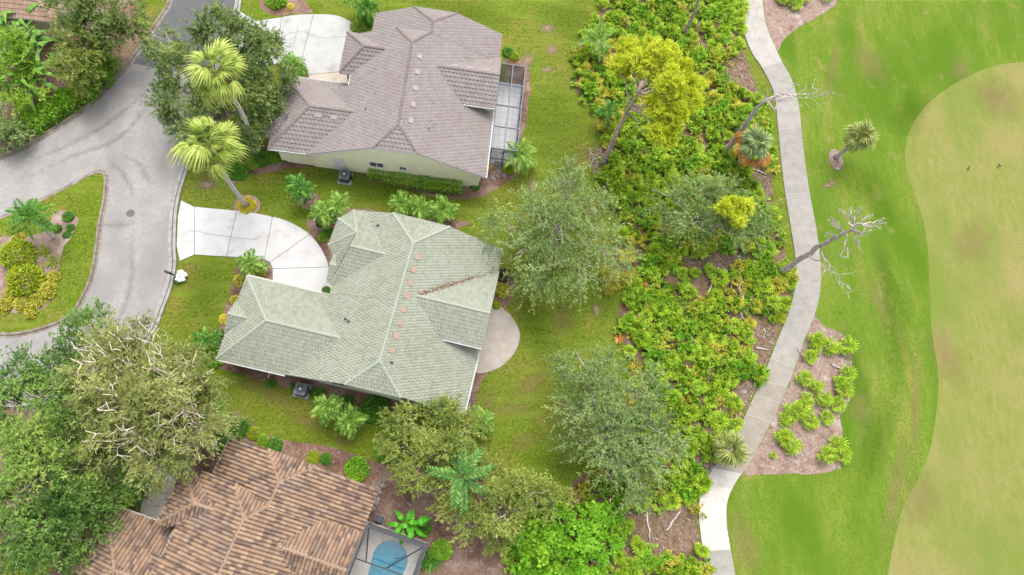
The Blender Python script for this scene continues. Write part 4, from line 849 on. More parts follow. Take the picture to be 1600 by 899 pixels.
# --- swimming pool with its deck and cage
cage('screen_enclosure', 'dark bronze framed pool cage around the blue pool', ht, 11.3, 15.75, -9.6, -2.45, 2.7, 1, 3, P_bronze, SCRD, SCRL, .09)
pc = C.objects['screen_enclosure.001']
for a, b in (((15.5, -9.6, 2.62), (15.78, -2.44, 2.725)), ((11.3, -2.7, 2.615), (15.5, -2.42, 2.722))): boxo('gutter_beam', a, b, P_bronze, pc)
for a, b in (((11.4, -2.6, 2.66), (12.1, -4.78, 2.66)), ((15.6, -2.6, 2.66), (13.6, -4.78, 2.66))):
    V, F = [], []; tube(V, F, [a, b], .045, 4); mesh('brace', V, F, P_bronze, pc)
pool = thing('swimming_pool', ht.location, 'blue kidney shaped swimming pool with rounded entry steps', 'pool', None, ht.rotation_euler.z)
ps = smooth([(12.25, -4.1), (12.65, -3.35), (13.5, -3.05), (14.35, -3.35), (14.85, -4.2), (14.75, -5.2), (14.5, -6.2), (14.7, -7.4), (13.9, -8.6), (12.8, -8.5), (12.2, -7.6), (12.45, -6.4), (12.35, -5.2)], 5)
if area(ps) < 0: ps = ps[::-1]
M_pool = mat('pool_plaster', [(.3, col(84, 160, 178, .52)), (.7, col(104, 182, 196, .52))], scale=2, rough=.7)
k = len(ps); V = [(p[0], p[1], .3) for p in ps]+[(p[0], p[1], .03) for p in ps]; mesh('basin', V, [(i, (i+1) % k, (i+1) % k+k, i+k) for i in range(k)]+[tuple(range(k, 2*k))], M_pool, pool)
for r, z in ((.75, .2), (1.15, .15), (1.55, .09)):
    c = np.array((13.05, -3.05)); pts = [c+r*np.array((math.cos(a), math.sin(a))) for a in np.linspace(R(150), R(390), 30)]
    pts = [p for p in pts if inside(np.array([p]), ps)[0]]+[np.array(p) for p in inset(ps, .02) if np.linalg.norm(np.array(p)-c) < r]
    ce = np.mean(pts, axis=0); pts.sort(key=lambda p: math.atan2(p[1]-ce[1], p[0]-ce[0]))
    V = [(p[0], p[1], z) for p in pts]+[(p[0], p[1], .035) for p in pts]; n = len(pts)
    mesh('step', V, [tuple(range(n))]+[((i+1) % n, i, i+n, (i+1) % n+n) for i in range(n)], M_pool, pool)
wm = bpy.data.materials.new('pool_water'); wm.use_nodes = True; t_ = wm.node_tree; gl = t_.nodes.new('ShaderNodeBsdfGlossy'); gl.inputs['Roughness'].default_value = .05
tr = t_.nodes.new('ShaderNodeBsdfTransparent'); tr.inputs[0].default_value = (.34, .68, .76, 1); ms = t_.nodes.new('ShaderNodeMixShader'); ms.inputs[0].default_value = .05
t_.links.new(tr.outputs[0], ms.inputs[1]); t_.links.new(gl.outputs[0], ms.inputs[2]); t_.links.new(ms.outputs[0], t_.nodes['Material Output'].inputs[0])
mesh('water', [(p[0], p[1], .255) for p in inset(ps, .01)], [tuple(range(k))], wm, pool)
bm = bmesh.new(); outer = [bm.verts.new((u, v, .31)) for u, v in ((10.7, -9.65), (15.8, -9.65), (15.8, -2.4), (10.7, -2.4))]; inner = [bm.verts.new((p[0], p[1], .31)) for p in ps]
es = [bm.edges.new((a[i], a[(i+1) % len(a)])) for a in (outer, inner) for i in range(len(a))]
bmesh.ops.triangle_fill(bm, use_beauty=True, edges=es)
for f in bm.faces:
    if f.normal.z < 0: f.normal_flip()
me = bpy.data.meshes.new('pool_deck'); bm.to_mesh(me); bm.free()
V, F = [], []
dk = link('pool_deck', me, mat('deck_paint', [(.3, col(190, 186, 178, .42)), (.7, col(208, 204, 196, .42))], scale=1.5, rough=.85, bump=.1, bscale=40), None, 'structure'); dk.location = ht.location; dk.rotation_euler = ht.rotation_euler
box(V, F, (15.8, -9.7, 0), (15.86, -2.35, .308)); box(V, F, (10.7, -2.4, 0), (15.8, -2.35, .307)); mesh('deck_edge', V, F, M_curb, dk)
for p, q_ in (((11.35, -5.6), (15.7, -4.9)), ((13.6, -2.5), (13.2, -3.1)), ((12.4, -2.5), (12.6, -3.3))):
    a, b = np.array(p), np.array(q_); d = (b-a)/np.linalg.norm(b-a); n = np.array((-d[1], d[0]))*.02
    if p[0] > 12: mesh('deck_joint', [(*(a+n), .314), (*(a-n), .314), (*(b-n), .314), (*(b+n), .314)], [(0, 1, 2, 3)], M_crack, dk)
t = thing('pool_pump', Vector((*to_world(ht, [(11.75, -1.95)])[0], 0)), 'black pool equipment box by the dark pool cage corner', 'pump', None, ht.rotation_euler.z)
boxo('case', (-.3, -.25, .05), (.3, .25, .55), P_black, t, .05); boxo('lid', (-.27, -.22, .55), (.27, .22, .6), P_dgrey, t, .02); boxo('foot', (-.35, -.3, 0), (.35, .3, .05), M_curb, t)

# ---------------------------------------------------------------- palms
FW = [fan_frond('fan_frond', 1.1, .85, 13, 180, 1.5, .07, .45), fan_frond('fan_frond', 1.45, 1.0, 14, 190, 1.9, .07, .45), fan_frond('fan_frond', .8, .8, 12, 170, 1.0, .07, .45)]
FWd = [fan_frond('dry_frond', .7, .9, 12, 180, .8, .06)]
for i, (ft, hd, z, lb, bd) in enumerate((((401, 241), (341, 118), 11.0, 'tall fan palm whose trunk leans out of the bed beside the mauve roofed house', .35), ((386, 323), (329, 229), 9.8, 'tall fan palm rising from ring of golden flowers beside white driveway', -.2))):
    t = palm('fan_palm', lb, ft, z, FW, L_wash, B_palm, 30, .17, (-50, 66), 'tall fan palms along the road', 'palm tree', bd, hd)
    put_fronds(t, FWd, L_dry, 5, (G(*hd, z)-G(*ft))-Vector((0, 0, .35)), (-75, -60), 'dry_frond')
FF = [feather_frond('feather_frond', 1.9, .5, .75, 18, .30, .1), feather_frond('feather_frond', 2.1, .6, .8, 18, .28, .1), feather_frond('feather_frond', 1.7, .4, .7, 16, .32, .1)]
FD = [m_.copy() for m_ in FF]; FR = [feather_frond('feather_frond', 1.35, .5, .8, 14, .34, .1), feather_frond('feather_frond', 1.2, .45, .7, 14, .36, .1)]
FRd = [m_.copy() for m_ in FR]
def small_palm(label, foot, head, z, fr, m, n=13, r=.08, pitch=(-25, 65), group=None): return palm('feather_palm', label, foot, z, fr, m, B_palm, n, r, pitch, group, 'palm tree', 0, head)
small_palm('dark green feather palm in small mulch ring between the two driveways', (482, 312), (470, 296), 2.2, FRd, L_dpalm, 16)
small_palm('light feather palm against the turret of the green roofed house', (512, 345), (505, 337), 1.8, FR, L_feath, 13)
small_palm('feather palm with upright fronds next to the turret corner', (535, 334), (527, 325), 1.8, FR, L_feath, 11)
for f, lb in (((630, 330), 'nearest to the turret'), ((660, 338), 'in the middle'), ((695, 340), 'farthest from the turret')):
    small_palm('bushy feather palm of the trio behind green roof, '+lb, f, (f[0]-3, f[1]-9), 1.6, FR, L_feath, 15, group='palms along the north wall of the green roofed house')
small_palm('larger feather palm on lawn south of the green roofed house', (517, 645), (513, 638), 2.4, FR, L_feath, 16)
small_palm('smaller feather palm next to a round shrub on south lawn', (552, 663), (548, 657), 1.8, FR, L_feath, 13)
small_palm('pale feather palm beside the mulch bed below the curved patio', (750, 668), (752, 661), 1.2, FR, L_feath, 11)
small_palm('feather palm between white driveway and green garage roof', (398, 424), (394, 415), 1.4, FR, L_feath, 13)
small_palm('small palm on lawn beside green garage and under oak branches', (332, 540), (327, 533), 1.2, FRd, L_feath, 11)
small_palm('feather palm under the oak near the brown tiled house', (345, 652), (328, 642), 3.2, FR, L_feath, 14)
small_palm('feather palm at the corner of the grey framed lanai', (808, 256), (815, 246), 1.8, FF, L_feath, 12)
small_palm('dark feather palm in the bed by the pale driveway curve', (572, 26), (574, 16), 2.0, FRd, L_dpalm, 15)
small_palm('feather palm at the pale driveway edge behind the mauve roof', (557, 18), (556, 8), 1.6, FR, L_feath, 10)
small_palm('dark feather palm leaning over the island planting bed', (86, 374), (52, 344), 3.2, FD, L_dpalm, 15, .11)
small_palm('slim feather palm in the round bed beside the mauve garage roof', (460, 112), (459, 103), 1.7, FR, L_feath, 10)
small_palm('yellowish feather palm at the scrub edge by the lawn', (938, 78), (934, 66), 2.2, FF, L_pmtoY, 13)
small_palm('bright feather palm rising out of scrub under the pine', (952, 190), (950, 178), 2.0, FRd, L_dpalm, 12)
cy = [feather_frond('feather_frond', 2.5, .5, .62, 30, .20, .1, .1)]
t = palm('feather_palm', 'large bright green palm with broad fronds between two leafy trees', (716, 775), 5.2, cy, mat('cycad_fronds', [(.38, col(44, 100, 40, .5)), (.5, col(88, 144, 62, .5)), (.62, col(150, 184, 92, .5))], scale=.5, rnd=.6, trans=.25), B_palm, 9, .16, (-5, 40), None, 'palm tree', 0, (720, 746))
FS = [fan_frond('sabal_frond', .8, .85, 16, 250, .7, .06), fan_frond('sabal_frond', .7, .8, 16, 260, .5, .06)]
FSg = [m_.copy() for m_ in FS]
palm('sabal_palm', 'round headed sabal palm standing in a sandy ring on the rough', (1306, 247), 3.6, FS, L_sabal, B_dead, 34, .2, (-55, 70), None, 'palm tree', 0, (1343, 216))
t = palm('sabal_palm', 'sabal palm with orange hanging dead fronds at the scrub edge by the cart path', (1152, 258), 4.4, FSg, L_sabg, B_dead, 24, .2, (-35, 65), None, 'palm tree', 0, (1180, 226))
put_fronds(t, [fan_frond('dry_frond', 1.25, 1.0, 13, 170, .8, .07)], L_dry, 12, G(1180, 226, 3.9)-G(1152, 258), (-35, 5), 'dry_frond')
palm('sabal_palm', 'grey green sabal palm overhanging the white end of the cart path', (1118, 712), 2.4, [m_.copy() for m_ in FS], L_sabg, B_dead, 22, .18, (-45, 65), None, 'palm tree', 0, (1139, 702))
def spiky(name, label, px, r, m, n=60, cat='grass clump', group=None, w=.05):
    P = np.zeros((n, 3)); P[:, :2] = rng.normal(0, r*.12, (n, 2)); P[:, 2] = .05; D = unit(rng.normal(0, 1, (n, 3))*np.array([1, 1, .3])+np.array([0, 0, .45]))
    o = link(name, leaf_mesh(name, P, D, np.tile([0, 0, 1.], (n, 1))+rng.normal(0, .2, (n, 3)), r*rng.uniform(.7, 1.15, n), np.full(n, w), rng.uniform(0, 1, n)), m); o.location = G(*px)
    return tag(o, label, cat, group)
spiky('grass_clump', 'round spiky grass clump touching the left edge of the cart path', (1216, 497), .8, L_lime, 160)
spiky('grass_clump', 'dark spiky clump at the scrub edge by the lawn', (916, 150), 1.0, L_green, 150)
spiky('yucca', 'dark spiky plant beside the brown house driveway', (208, 768), 1.6, L_green, 130, 'plant', None, .1)
spiky('yucca', 'dark spiky plant in the bed beside the bronze pool cage', (672, 878), 1.0, L_green, 120, 'plant', None, .08)
for i, p in enumerate(((70, 395), (86, 411), (66, 440))): spiky('grass_clump', 'pale yellow green spiky tuft beside clipped shrubs on the island', p, .75, L_lime, 110, 'grass clump', 'pale tufts on the island')

# banana, bird of paradise
t = thing('banana_plant', G(640, 822), 'bright green banana plant with broad leaves in mulch by the pool cage', 'banana plant')
BL = [broad_leaf('leaf', 1.5, .36), broad_leaf('leaf', 1.3, .34)]
V, F = [], []
for c in ((-.35, .1), (.35, -.05)):
    tube(V, F, [(c[0], c[1], 0), (c[0], c[1], .9)], [.1, .06], 8); put_fronds(t, BL, L_ban, 9, (c[0], c[1], .8), (0, 35), 'leaf')
mesh('stem', V, F, plain('banana_stem', col(120, 150, 70), .7), t)
BP = [broad_leaf('leaf', 2.9, .36, .35, 1.0, 1.15), broad_leaf('leaf', 2.5, .32, .3, .9, 1.1)]
for i, p in enumerate(((14, 42), (38, 34), (62, 40), (30, 66), (58, 72), (72, 92), (48, 98), (82, 118), (62, 130))):
    t = thing('bird_of_paradise', G(p[0], p[1]+18), 'giant bird of paradise with long arching leaves below the pink roof', 'plant', 'giant bird of paradise clumps'); V, F = [], []
    for k in range(3): tube(V, F, [(random.uniform(-.15, .15), random.uniform(-.15, .15), 0), (random.uniform(-.3, .3), random.uniform(-.3, .3), 1.6)], [.09, .05], 6)
    mesh('stem', V, F, B_palm, t); put_fronds(t, BP, L_bop, 13, (0, 0, 1.5), (0, 60), 'leaf')

# ---------------------------------------------------------------- trees
tree('oak_tree', 'oak with wide dark crown overhanging the road junction behind two fan palms', 'tree', (345, 215),
     [(250, 68, 4.6, 1.7), (284, 108, 5, 2.1), (332, 48, 5.6, 2.5), (372, 60, 5.6, 2.2), (408, 72, 5.2, 2.1), (424, 118, 5, 2.0), (282, 158, 4.4, 2.5), (322, 182, 4, 2.5), (398, 150, 4.8, 2.4), (358, 108, 6, 2.8), (384, 205, 3.6, 1.8), (300, 205, 3.4, 1.7), (425, 160, 3.6, 1.5)], L_oak, B_oak, .3, dens=1.25, twig=.9)
tree('oak_tree', 'big feathery oak with pale bare branches over the brown house driveway', 'tree', (338, 697),
     [(150, 570, 7, 2.3), (200, 560, 7.5, 2.3), (250, 570, 7.5, 2.4), (298, 592, 7, 2.1), (180, 620, 8, 2.5), (232, 630, 8.4, 2.7), (285, 645, 7.6, 2.4), (316, 660, 6.4, 1.8), (190, 680, 7.4, 2.3), (243, 695, 7, 2.2), (290, 695, 6.2, 1.8), (160, 545, 6.5, 1.8), (215, 525, 6.2, 1.5), (255, 735, 5, 1.2)], L_oakL, B_pale, .32, show=4, dens=1.0, twig=1.4, droop=.45, clump=6, tight=.3, leaf=(.3, .07))
tree('leafy_tree', 'dark leafy tree overhanging the side road below the planted island', 'tree', (60, 640),
     [(30, 590, 5, 1.9), (85, 575, 5, 1.6), (110, 545, 4.8, 1.6), (130, 520, 4.6, 1.3), (75, 620, 6, 2.2), (120, 600, 5.6, 1.9), (20, 640, 5.4, 2.1), (150, 500, 4, 1.1)], L_oakD, B_oak, .25, dens=1.0, show=1, clump=6, twig=1.2)
tree('leafy_tree', 'bright leafy tree crowding beside the feathery oak', 'tree', (90, 740),
     [(50, 690, 6.5, 2.4), (105, 680, 6.5, 2.3), (20, 720, 6, 2.3), (80, 735, 7, 2.5), (135, 730, 5.6, 2.1), (160, 690, 5.4, 1.8), (165, 770, 4.2, 1.8)], L_oakY, B_oak, .28, dens=1.0, show=1, clump=6, twig=1.2)
tree('leafy_tree', 'dense green tree close against the brown garage roof', 'tree', (70, 850),
     [(30, 780, 6, 2.4), (90, 785, 6.2, 2.3), (135, 800, 5, 2.0), (55, 835, 6.4, 2.4), (110, 835, 4.8, 1.9), (15, 850, 5.6, 2.2), (195, 755, 3.4, 1.5), (80, 885, 4, 1.8)], L_oakD, B_oak, .28, dens=1.0, clump=6, twig=1.2)
tree('leafy_tree', 'leafy tree above the mulch next to the verge', 'tree', (165, 70), [(110, 12, 4.5, 1.8), (150, 15, 5, 2.0), (190, 22, 4.8, 1.8), (175, 52, 4.2, 1.6), (140, 45, 4.4, 1.7), (200, 45, 4, 1.1)], L_oak, B_oak, .2, dens=1.3)
tree('leafy_tree', 'yellowish leafy tree leaning over the clipped roadside hedge', 'tree', (130, 120), [(108, 58, 4.2, 1.5), (128, 78, 4, 1.6), (115, 105, 3.6, 1.6), (145, 108, 3.2, 1.4), (132, 125, 2.8, 1.1)], L_yel, B_oak, .18, dens=1.4)
tree('leafy_tree', 'bright green bushy tree left of the bird of paradise clump', 'tree', (25, 120), [(18, 70, 3.4, 1.2), (35, 95, 3, 1.3), (12, 120, 2.8, 1.2), (45, 120, 2.4, 1.0), (20, 150, 2.2, 1.1), (50, 155, 1.9, 1.1)], L_shrub, B_oak, .14, dens=1.5)
tree('leafy_tree', 'grey green bush at the end of the roadside hedge', 'tree', (12, 222), [(8, 190, 1.8, 1.2), (22, 208, 1.6, 1.1), (5, 222, 1.3, 1.0)], L_grey, B_oak, .1, dens=1.6)
tree('laurel_oak', 'sparse dull green tree shading the lawn corner of the green roof', 'tree', (868, 385),
     [(885, 272, 4.6, 1.5), (878, 305, 5.4, 2.1), (928, 325, 5, 1.8), (828, 335, 5, 2.1), (790, 362, 4.4, 1.7), (868, 358, 6, 2.5), (935, 378, 5, 2.0), (865, 420, 5, 2.1), (915, 425, 4.6, 1.9), (815, 398, 4.8, 1.8), (835, 440, 4, 1.4), (965, 400, 4, 1.3)], L_dull, B_oak, .24, dens=.8, twig=1.7, droop=.3, tight=.5, show=1, hollow=.25, clump=7)
tree('laurel_oak', 'grey green tree with loose crown between lawn and scrub', 'tree', (950, 690),
     [(905, 572, 5, 1.8), (950, 585, 5, 1.8), (925, 622, 6, 2.2), (975, 632, 5.6, 2.2), (1012, 605, 4.6, 1.5), (955, 672, 5.6, 2.1), (1008, 672, 5, 1.9), (1012, 722, 4.8, 1.9), (960, 728, 4.8, 1.9), (1040, 700, 4.2, 1.4), (885, 635, 4.4, 1.3), (985, 760, 4, 1.5), (905, 690, 3.8, 1.2)], L_grey, B_oak, .24, dens=.8, twig=1.6, droop=.3, tight=.45, show=1, hollow=.25, clump=7)
tree('laurel_oak', 'dull green spreading tree in scrub under the lone yellow pine tuft', 'tree', (1110, 365),
     [(1048, 315, 4.4, 1.7), (1092, 300, 5, 1.9), (1138, 312, 4.8, 1.9), (1085, 348, 4.8, 1.8), (1140, 355, 4.4, 1.9), (1188, 372, 3.8, 1.4), (1180, 332, 4, 1.3), (1060, 350, 4, 1.2)], L_dull, B_oak, .22, dens=.85, twig=1.5, droop=.2, show=1, hollow=.25)
tree('leafy_tree', 'yellowish feathery tree touching the south corner of the green roof', 'tree', (680, 745), [(640, 662, 4.6, 1.6), (690, 658, 4.8, 1.7), (726, 676, 4.2, 1.3), (635, 705, 5, 1.7), (682, 705, 5.6, 2.0), (648, 745, 4.4, 1.5), (702, 738, 4.6, 1.3), (620, 690, 3.8, 1.0)], L_yel, B_oak, .18, dens=1.4, twig=1.0)
tree('leafy_tree', 'olive feathery tree between mulch bed and bright fern thicket', 'tree', (785, 815), [(715, 790, 4.2, 1.5), (752, 775, 4.6, 1.6), (740, 820, 4.2, 1.5), (792, 800, 5, 1.8), (832, 772, 4.2, 1.6), (800, 760, 4, 1.3), (868, 780, 3.4, 1.3), (780, 835, 3.6, 1.2), (760, 735, 3.4, 1.2)], L_yel, B_oak, .18, dens=1.15, twig=1.0)
tree('fern_thicket', 'bright lime green fern like thicket at the scrub edge', 'bush', (905, 850), [(880, 815, 1.6, 1.1), (925, 810, 1.8, 1.2), (905, 845, 2, 1.3), (945, 850, 1.6, 1.1), (925, 880, 1.6, 1.2), (955, 805, 1.3, .9), (885, 880, 1.3, 1.0)], L_fern, B_oak, .1, dens=2.2, leaf=(.22, .09), twig=.7)
tree('broadleaf_bush', 'broad leaved green bush next to the lime fern thicket', 'bush', (835, 870), [(815, 850, 1.2, .9), (845, 838, 1.3, 1.0), (855, 875, 1.4, 1.0), (825, 885, 1.2, .9), (875, 850, 1.2, .8)], L_hedge, B_oak, .08, dens=1.6, leaf=(.42, .24), twig=.6)
# living pine and its small neighbour
pl_ = [(985, 80, 10), (1015, 76, 10.5), (1045, 84, 10.5), (1062, 104, 10.5), (1012, 105, 11), (1040, 114, 11.2), (1070, 130, 10.6), (1034, 140, 10.8), (1058, 152, 10.6), (1080, 160, 10), (1060, 178, 9.8), (970, 104, 9.6), (1045, 190, 9.4), (1030, 205, 9), (1044, 216, 8.6), (1085, 140, 9.6), (995, 95, 11), (1020, 165, 9.8), (1030, 85, 11.5), (1055, 128, 11.4)]
b = G(938, 261); t = thing('pine_tree', b, 'tall pine with yellow green needles and long bare leaning trunk', 'tree')
W = [tuple(G(x, y, z)-b)+(.85 if i != 14 else .7, .8) for i, (x, y, z) in enumerate(pl_)]
link('crown', leaf_mesh('crown', *crown_arrays(W, dens=6, leaf=(.3, .05), twig=.5, droop=0, up=-.6, clump=7, tight=.4)), L_pine, t)
V, F = [], []; top = G(1004, 128, 11.2)-b
pts = wander((0, 0, 0), top, 9, .06); tube(V, F, pts, [.26-.018*i for i in range(10)], 10)
for q_ in W:
    s = pts[7 if q_[2] < 10 else 8]; p = wander(s, q_[:3], 5, .2); tube(V, F, p, [.07-.01*i for i in range(6)], 5)
for d in ((1000, 170, 9.5), (985, 160, 10), (1010, 195, 8), (1020, 215, 7.4), (985, 125, 9)): p = wander(pts[6], G(*d)-b, 5, .25); tube(V, F, p, [.05-.008*i for i in range(6)], 5)
mesh('trunk', V, F, B_pine, t, smooth=True)
b = G(1105, 350); t = thing('pine_tree', b, 'small pine with one yellow needle tuft rising above the dull green tree', 'tree')
W = [tuple(G(x, y, z)-b)+(r, .7) for x, y, z, r in ((1130, 322, 7, .6), (1150, 320, 7.2, .55), (1145, 338, 7, .6), (1165, 325, 7, .4), (1155, 346, 6.6, .4), (1170, 318, 6.8, .3))]
link('crown', leaf_mesh('crown', *crown_arrays(W, dens=8, leaf=(.28, .05), twig=.4, droop=0, up=-.6, clump=6, tight=.4)), L_pine, t)
V, F = [], []; e = G(1128, 333, 6.6)-b; pts = wander((0, 0, 0), e, 5, .08); tube(V, F, pts, [.12, .1, .09, .08, .06, .05], 7)
for q_ in W: tube(V, F, wander(pts[4], q_[:3], 3, .15), [.05, .04, .03, .02], 5)
mesh('trunk', V, F, B_dead, t, smooth=True)
# dead pines
def dead(label, foot, pts_px, limbs, r0, n_twig=5, bark=B_dead):
    b = G(*foot); t = thing('dead_pine', b, label, 'dead tree'); V, F = [], []
    P = [Vector((0, 0, 0))]+[G(*p)-b for p in pts_px]; fine = []
    for i in range(len(P)-1): fine += wander(P[i], P[i+1], 4, .1)[:-1]
    fine.append(P[-1]); n = len(fine); tube(V, F, fine, [r0*(1.15 if i == 0 else 1-.72*i/n) for i in range(n)], 9); mesh('trunk', V, F, bark, t, smooth=True)
    for i, e in limbs:
        V, F = [], []; s = fine[min(int(i*n), n-1)]; E_ = G(*e)-b; p = wander(s, E_, 6, .3); L = (E_-s).length
        tube(V, F, p, [max(.015, r0*.3*(1-.85*k/6)) for k in range(7)], 5)
        for k in range(n_twig):
            f = p[random.randint(2, 6)]; d = Vector(unit(np.array((E_-s).normalized())*.8+rng.normal(0, .6, 3))); tw = wander(f, f+d*L*random.uniform(.2, .45), 3, .3); tube(V, F, tw, [.03, .024, .018, .01], 4)
            for _ in range(2): f2 = tw[random.randint(1, 3)]; tube(V, F, wander(f2, f2+Vector(unit(np.array(d)+rng.normal(0, .6, 3)))*L*.18, 2, .3), [.016, .013, .008], 3)
        mesh('branch', V, F, bark, t)
dead('dead pine with bare branched top leaning across the cart path bend', (1218, 427), [(1255, 402, 4), (1300, 375, 8.2), (1340, 350, 11.3)],
     [(.95, (1378, 346, 11.6)), (.95, (1365, 335, 12)), (.9, (1345, 325, 11.6)), (.9, (1330, 322, 11)), (.85, (1320, 330, 10.6)), (.82, (1300, 340, 10)), (.9, (1360, 365, 11)), (.8, (1300, 352, 9)), (.85, (1345, 385, 10)), (.8, (1325, 405, 9.4)), (.45, (1298, 428, 7)), (.5, (1312, 440, 7)), (.75, (1290, 365, 8.4)), (.98, (1370, 355, 12))], .3, 7)
dead('dead pine with crooked bare top beside the upper cart path', (1130, 240), [(1152, 212, 3.2), (1178, 176, 6.6), (1197, 156, 8.6)],
     [(.98, (1282, 140, 9.6)), (.97, (1250, 134, 9.6)), (.95, (1240, 160, 8.8)), (.9, (1200, 145, 8.8)), (.9, (1195, 150, 8.4)), (.98, (1275, 152, 9.2))], .3, 4)
dead('bare dead trunk standing in the scrub at the top of the strip', (1068, 56), [(1078, 35, 2.2), (1092, -2, 5.4), (1100, -22, 7)], [(.9, (1110, -30, 7)), (.8, (1085, -20, 6.2))], .22, 2, B_pine)
# fallen logs and stems
for i, (a, b_) in enumerate((((1146, 415), (1142, 455)), ((1155, 405), (1159, 500)), ((1163, 450), (1156, 492)), ((1122, 420), (1102, 470)), ((1178, 470), (1190, 462)), ((1246, 588), (1272, 598)), ((1298, 570), (1314, 578)), ((1040, 830), (1062, 800)), ((1010, 800), (1015, 845)), ((1180, 545), (1200, 548)), ((1160, 268), (1185, 295)), ((1168, 262), (1200, 275)))):
    p, q_ = G(*a), G(*b_); V, F = [], []; tube(V, F, [v-p for v in wander(p+Vector((0, 0, .1)), q_+Vector((0, 0, .12)), 6, .08)], [.09, .09, .085, .08, .07, .06, .05], 7)
    o = mesh('fallen_log', V, F, B_pale if i < 5 else B_dead, smooth=True); o.location = (p.x, p.y, .0)
    tag(o, 'bare grey fallen stem lying among the palmetto scrub and mulch', 'log', 'fallen stems in the scrub')

# ---------------------------------------------------------------- shrubs and hedges
def shrub_meshes(nm, cnt, leaf, m, k=3, **kw): 
    out = []
    for i in range(k): me = leaf_mesh(nm, *blob_arrays(cnt, 1.0, leaf, **kw)); me.materials.append(m); out.append(me)
    return out
SH = {'lime': shrub_meshes('round_shrub', 2600, (.13, .075), L_lime, 2), 'green': shrub_meshes('round_shrub', 1800, (.17, .09), L_green), 'shrub': shrub_meshes('round_shrub', 1800, (.17, .09), L_shrub), 'gold': shrub_meshes('golden_shrub', 900, (.22, .11), L_gold, 2), 'yel': shrub_meshes('leafy_shrub', 900, (.25, .12), L_underY, 2, lump=.3), 'hedge': shrub_meshes('round_shrub', 2000, (.17, .09), L_hedge), 'dark': shrub_meshes('dark_shrub', 1200, (.2, .1), leafmat('maroon_leaves', (60, 50, 42), (92, 74, 58), (120, 100, 74)), 1)}
def shrub(kind, px, r, label, h=.85, name='shrub', cat='shrub', group=None, z=0):
    me = random.choice(SH[kind]); o = bpy.data.objects.new(name, me); C.objects.link(o); o.location = G(px[0], px[1], z); o.scale = (r, r*random.uniform(.9, 1.1), r*h); o.rotation_euler = (0, 0, random.uniform(0, 6)); return tag(o, label, cat, group)
shrub('lime', (32, 402), 1.35, 'clipped round lime green shrub on island nearest the palm', 1.05, z=.1)
shrub('lime', (44, 440), 1.5, 'larger clipped round lime green shrub below its twin on the island', 1.05, z=.1)
for p, r in (((108, 340), .5), ((90, 359), .42), ((111, 357), .36), ((105, 368), .36)): shrub('green', p, r, 'small dark round shrub in the sandy tip of the island bed', group='small shrubs on the island', z=.1)
for p, r in (((40, 475), .8), ((60, 468), .8), ((75, 455), .8), ((20, 462), .7), ((85, 435), .6), ((50, 490), .6), ((8, 480), .7), ((30, 372), .5)): shrub('yel', p, r, 'loose yellow green shrub along the island bed border', .8, group='loose shrubs on the island', z=.1)
for i in range(12):
    a = i*.5236; c = G(386, 322); o = shrub('gold', (0, 0), .32, 'golden flowering shrub in the ring around the palm foot', .9, 'flowering_shrub', 'flowers', 'golden flowers round the palm'); o.location = (c.x+.55*math.cos(a)*random.uniform(.7, 1.1), c.y+.5*math.sin(a)*random.uniform(.7, 1.1), 0)
sheet('palm_ring', [np.array((G(386, 322).x+1.1*math.cos(a), G(386, 322).y+1.0*math.sin(a))) for a in np.linspace(0, 6.1, 20)], .02, M_sand)
sheet('palm_ring_mulch', [np.array((G(1306, 250).x+.7*math.cos(a), G(1306, 250).y+1.15*math.sin(a))) for a in np.linspace(0, 6.1, 20)], .03, M_sand)
sheet('palm_ring_sand', [np.array((G(482, 314).x+1.0*math.cos(a), G(482, 314).y+.8*math.sin(a))) for a in np.linspace(0, 6.1, 20)], .024, M_mulch)
def hedge(name, label, pts, wd, h, m, per=420, leaf=(.16, .09), wob=.12):
    P = [np.array(G(*p)[:2]) for p in smooth(pts, 6, False)]; seg = np.diff(np.array(P), axis=0); ln = np.linalg.norm(seg, axis=1); n = int(per*ln.sum()*wd)
    i = rng.choice(len(ln), n, p=ln/ln.sum()); t = rng.uniform(0, 1, n); c = np.array(P)[:-1][i]+seg[i]*t[:, None]; nn = np.stack([-seg[i][:, 1], seg[i][:, 0]], 1)/ln[i][:, None]
    a = rng.uniform(-1, 1, n); top = rng.uniform(0, 1, n) < .7; bulge = 1+wob*np.sin(c[:, 0]*3.1+c[:, 1]*2.3)+wob*.6*np.sin(c[:, 0]*7-c[:, 1]*5)
    z = np.where(top, h*bulge*(1-.3*np.abs(a)**3)*rng.uniform(.8, 1.05, n), rng.uniform(.03, h, n)); off = np.where(top, a, np.sign(a)*rng.uniform(.85, 1.03, n))*wd/2*bulge
    X = np.concatenate([c+nn*off[:, None], z[:, None]], 1); o3 = np.concatenate([nn*np.where(top, .2*a, np.sign(a))[:, None], np.where(top, 1., .2)[:, None]], 1)
    b = np.array([*P[0], 0]); o = link(name, leaf_mesh(name, X-b, unit(o3*.5+rng.normal(0, .6, (n, 3))), unit(o3+rng.normal(0, .5, (n, 3))), leaf[0]*rng.uniform(.7, 1.3, n), leaf[1]*rng.uniform(.7, 1.3, n), rng.uniform(0, 1, n)*.7+.3*bulge/1.2*.5), m); o.location = b
    return tag(o, label, 'hedge')
hedge('roadside_hedge', 'bright green clipped hedge following the road edge', [(22, 216), (60, 196), (100, 172), (140, 143), (165, 120), (178, 100)], 1.7, 1.25, L_hedge, 330, (.24, .14), .18)
hedge('clipped_hedge', 'low clipped hedge along the cream gable wall', [(578, 268), (620, 280), (670, 290), (722, 294)], 1.35, 1.0, L_hedge, 420, (.15, .085), .05)
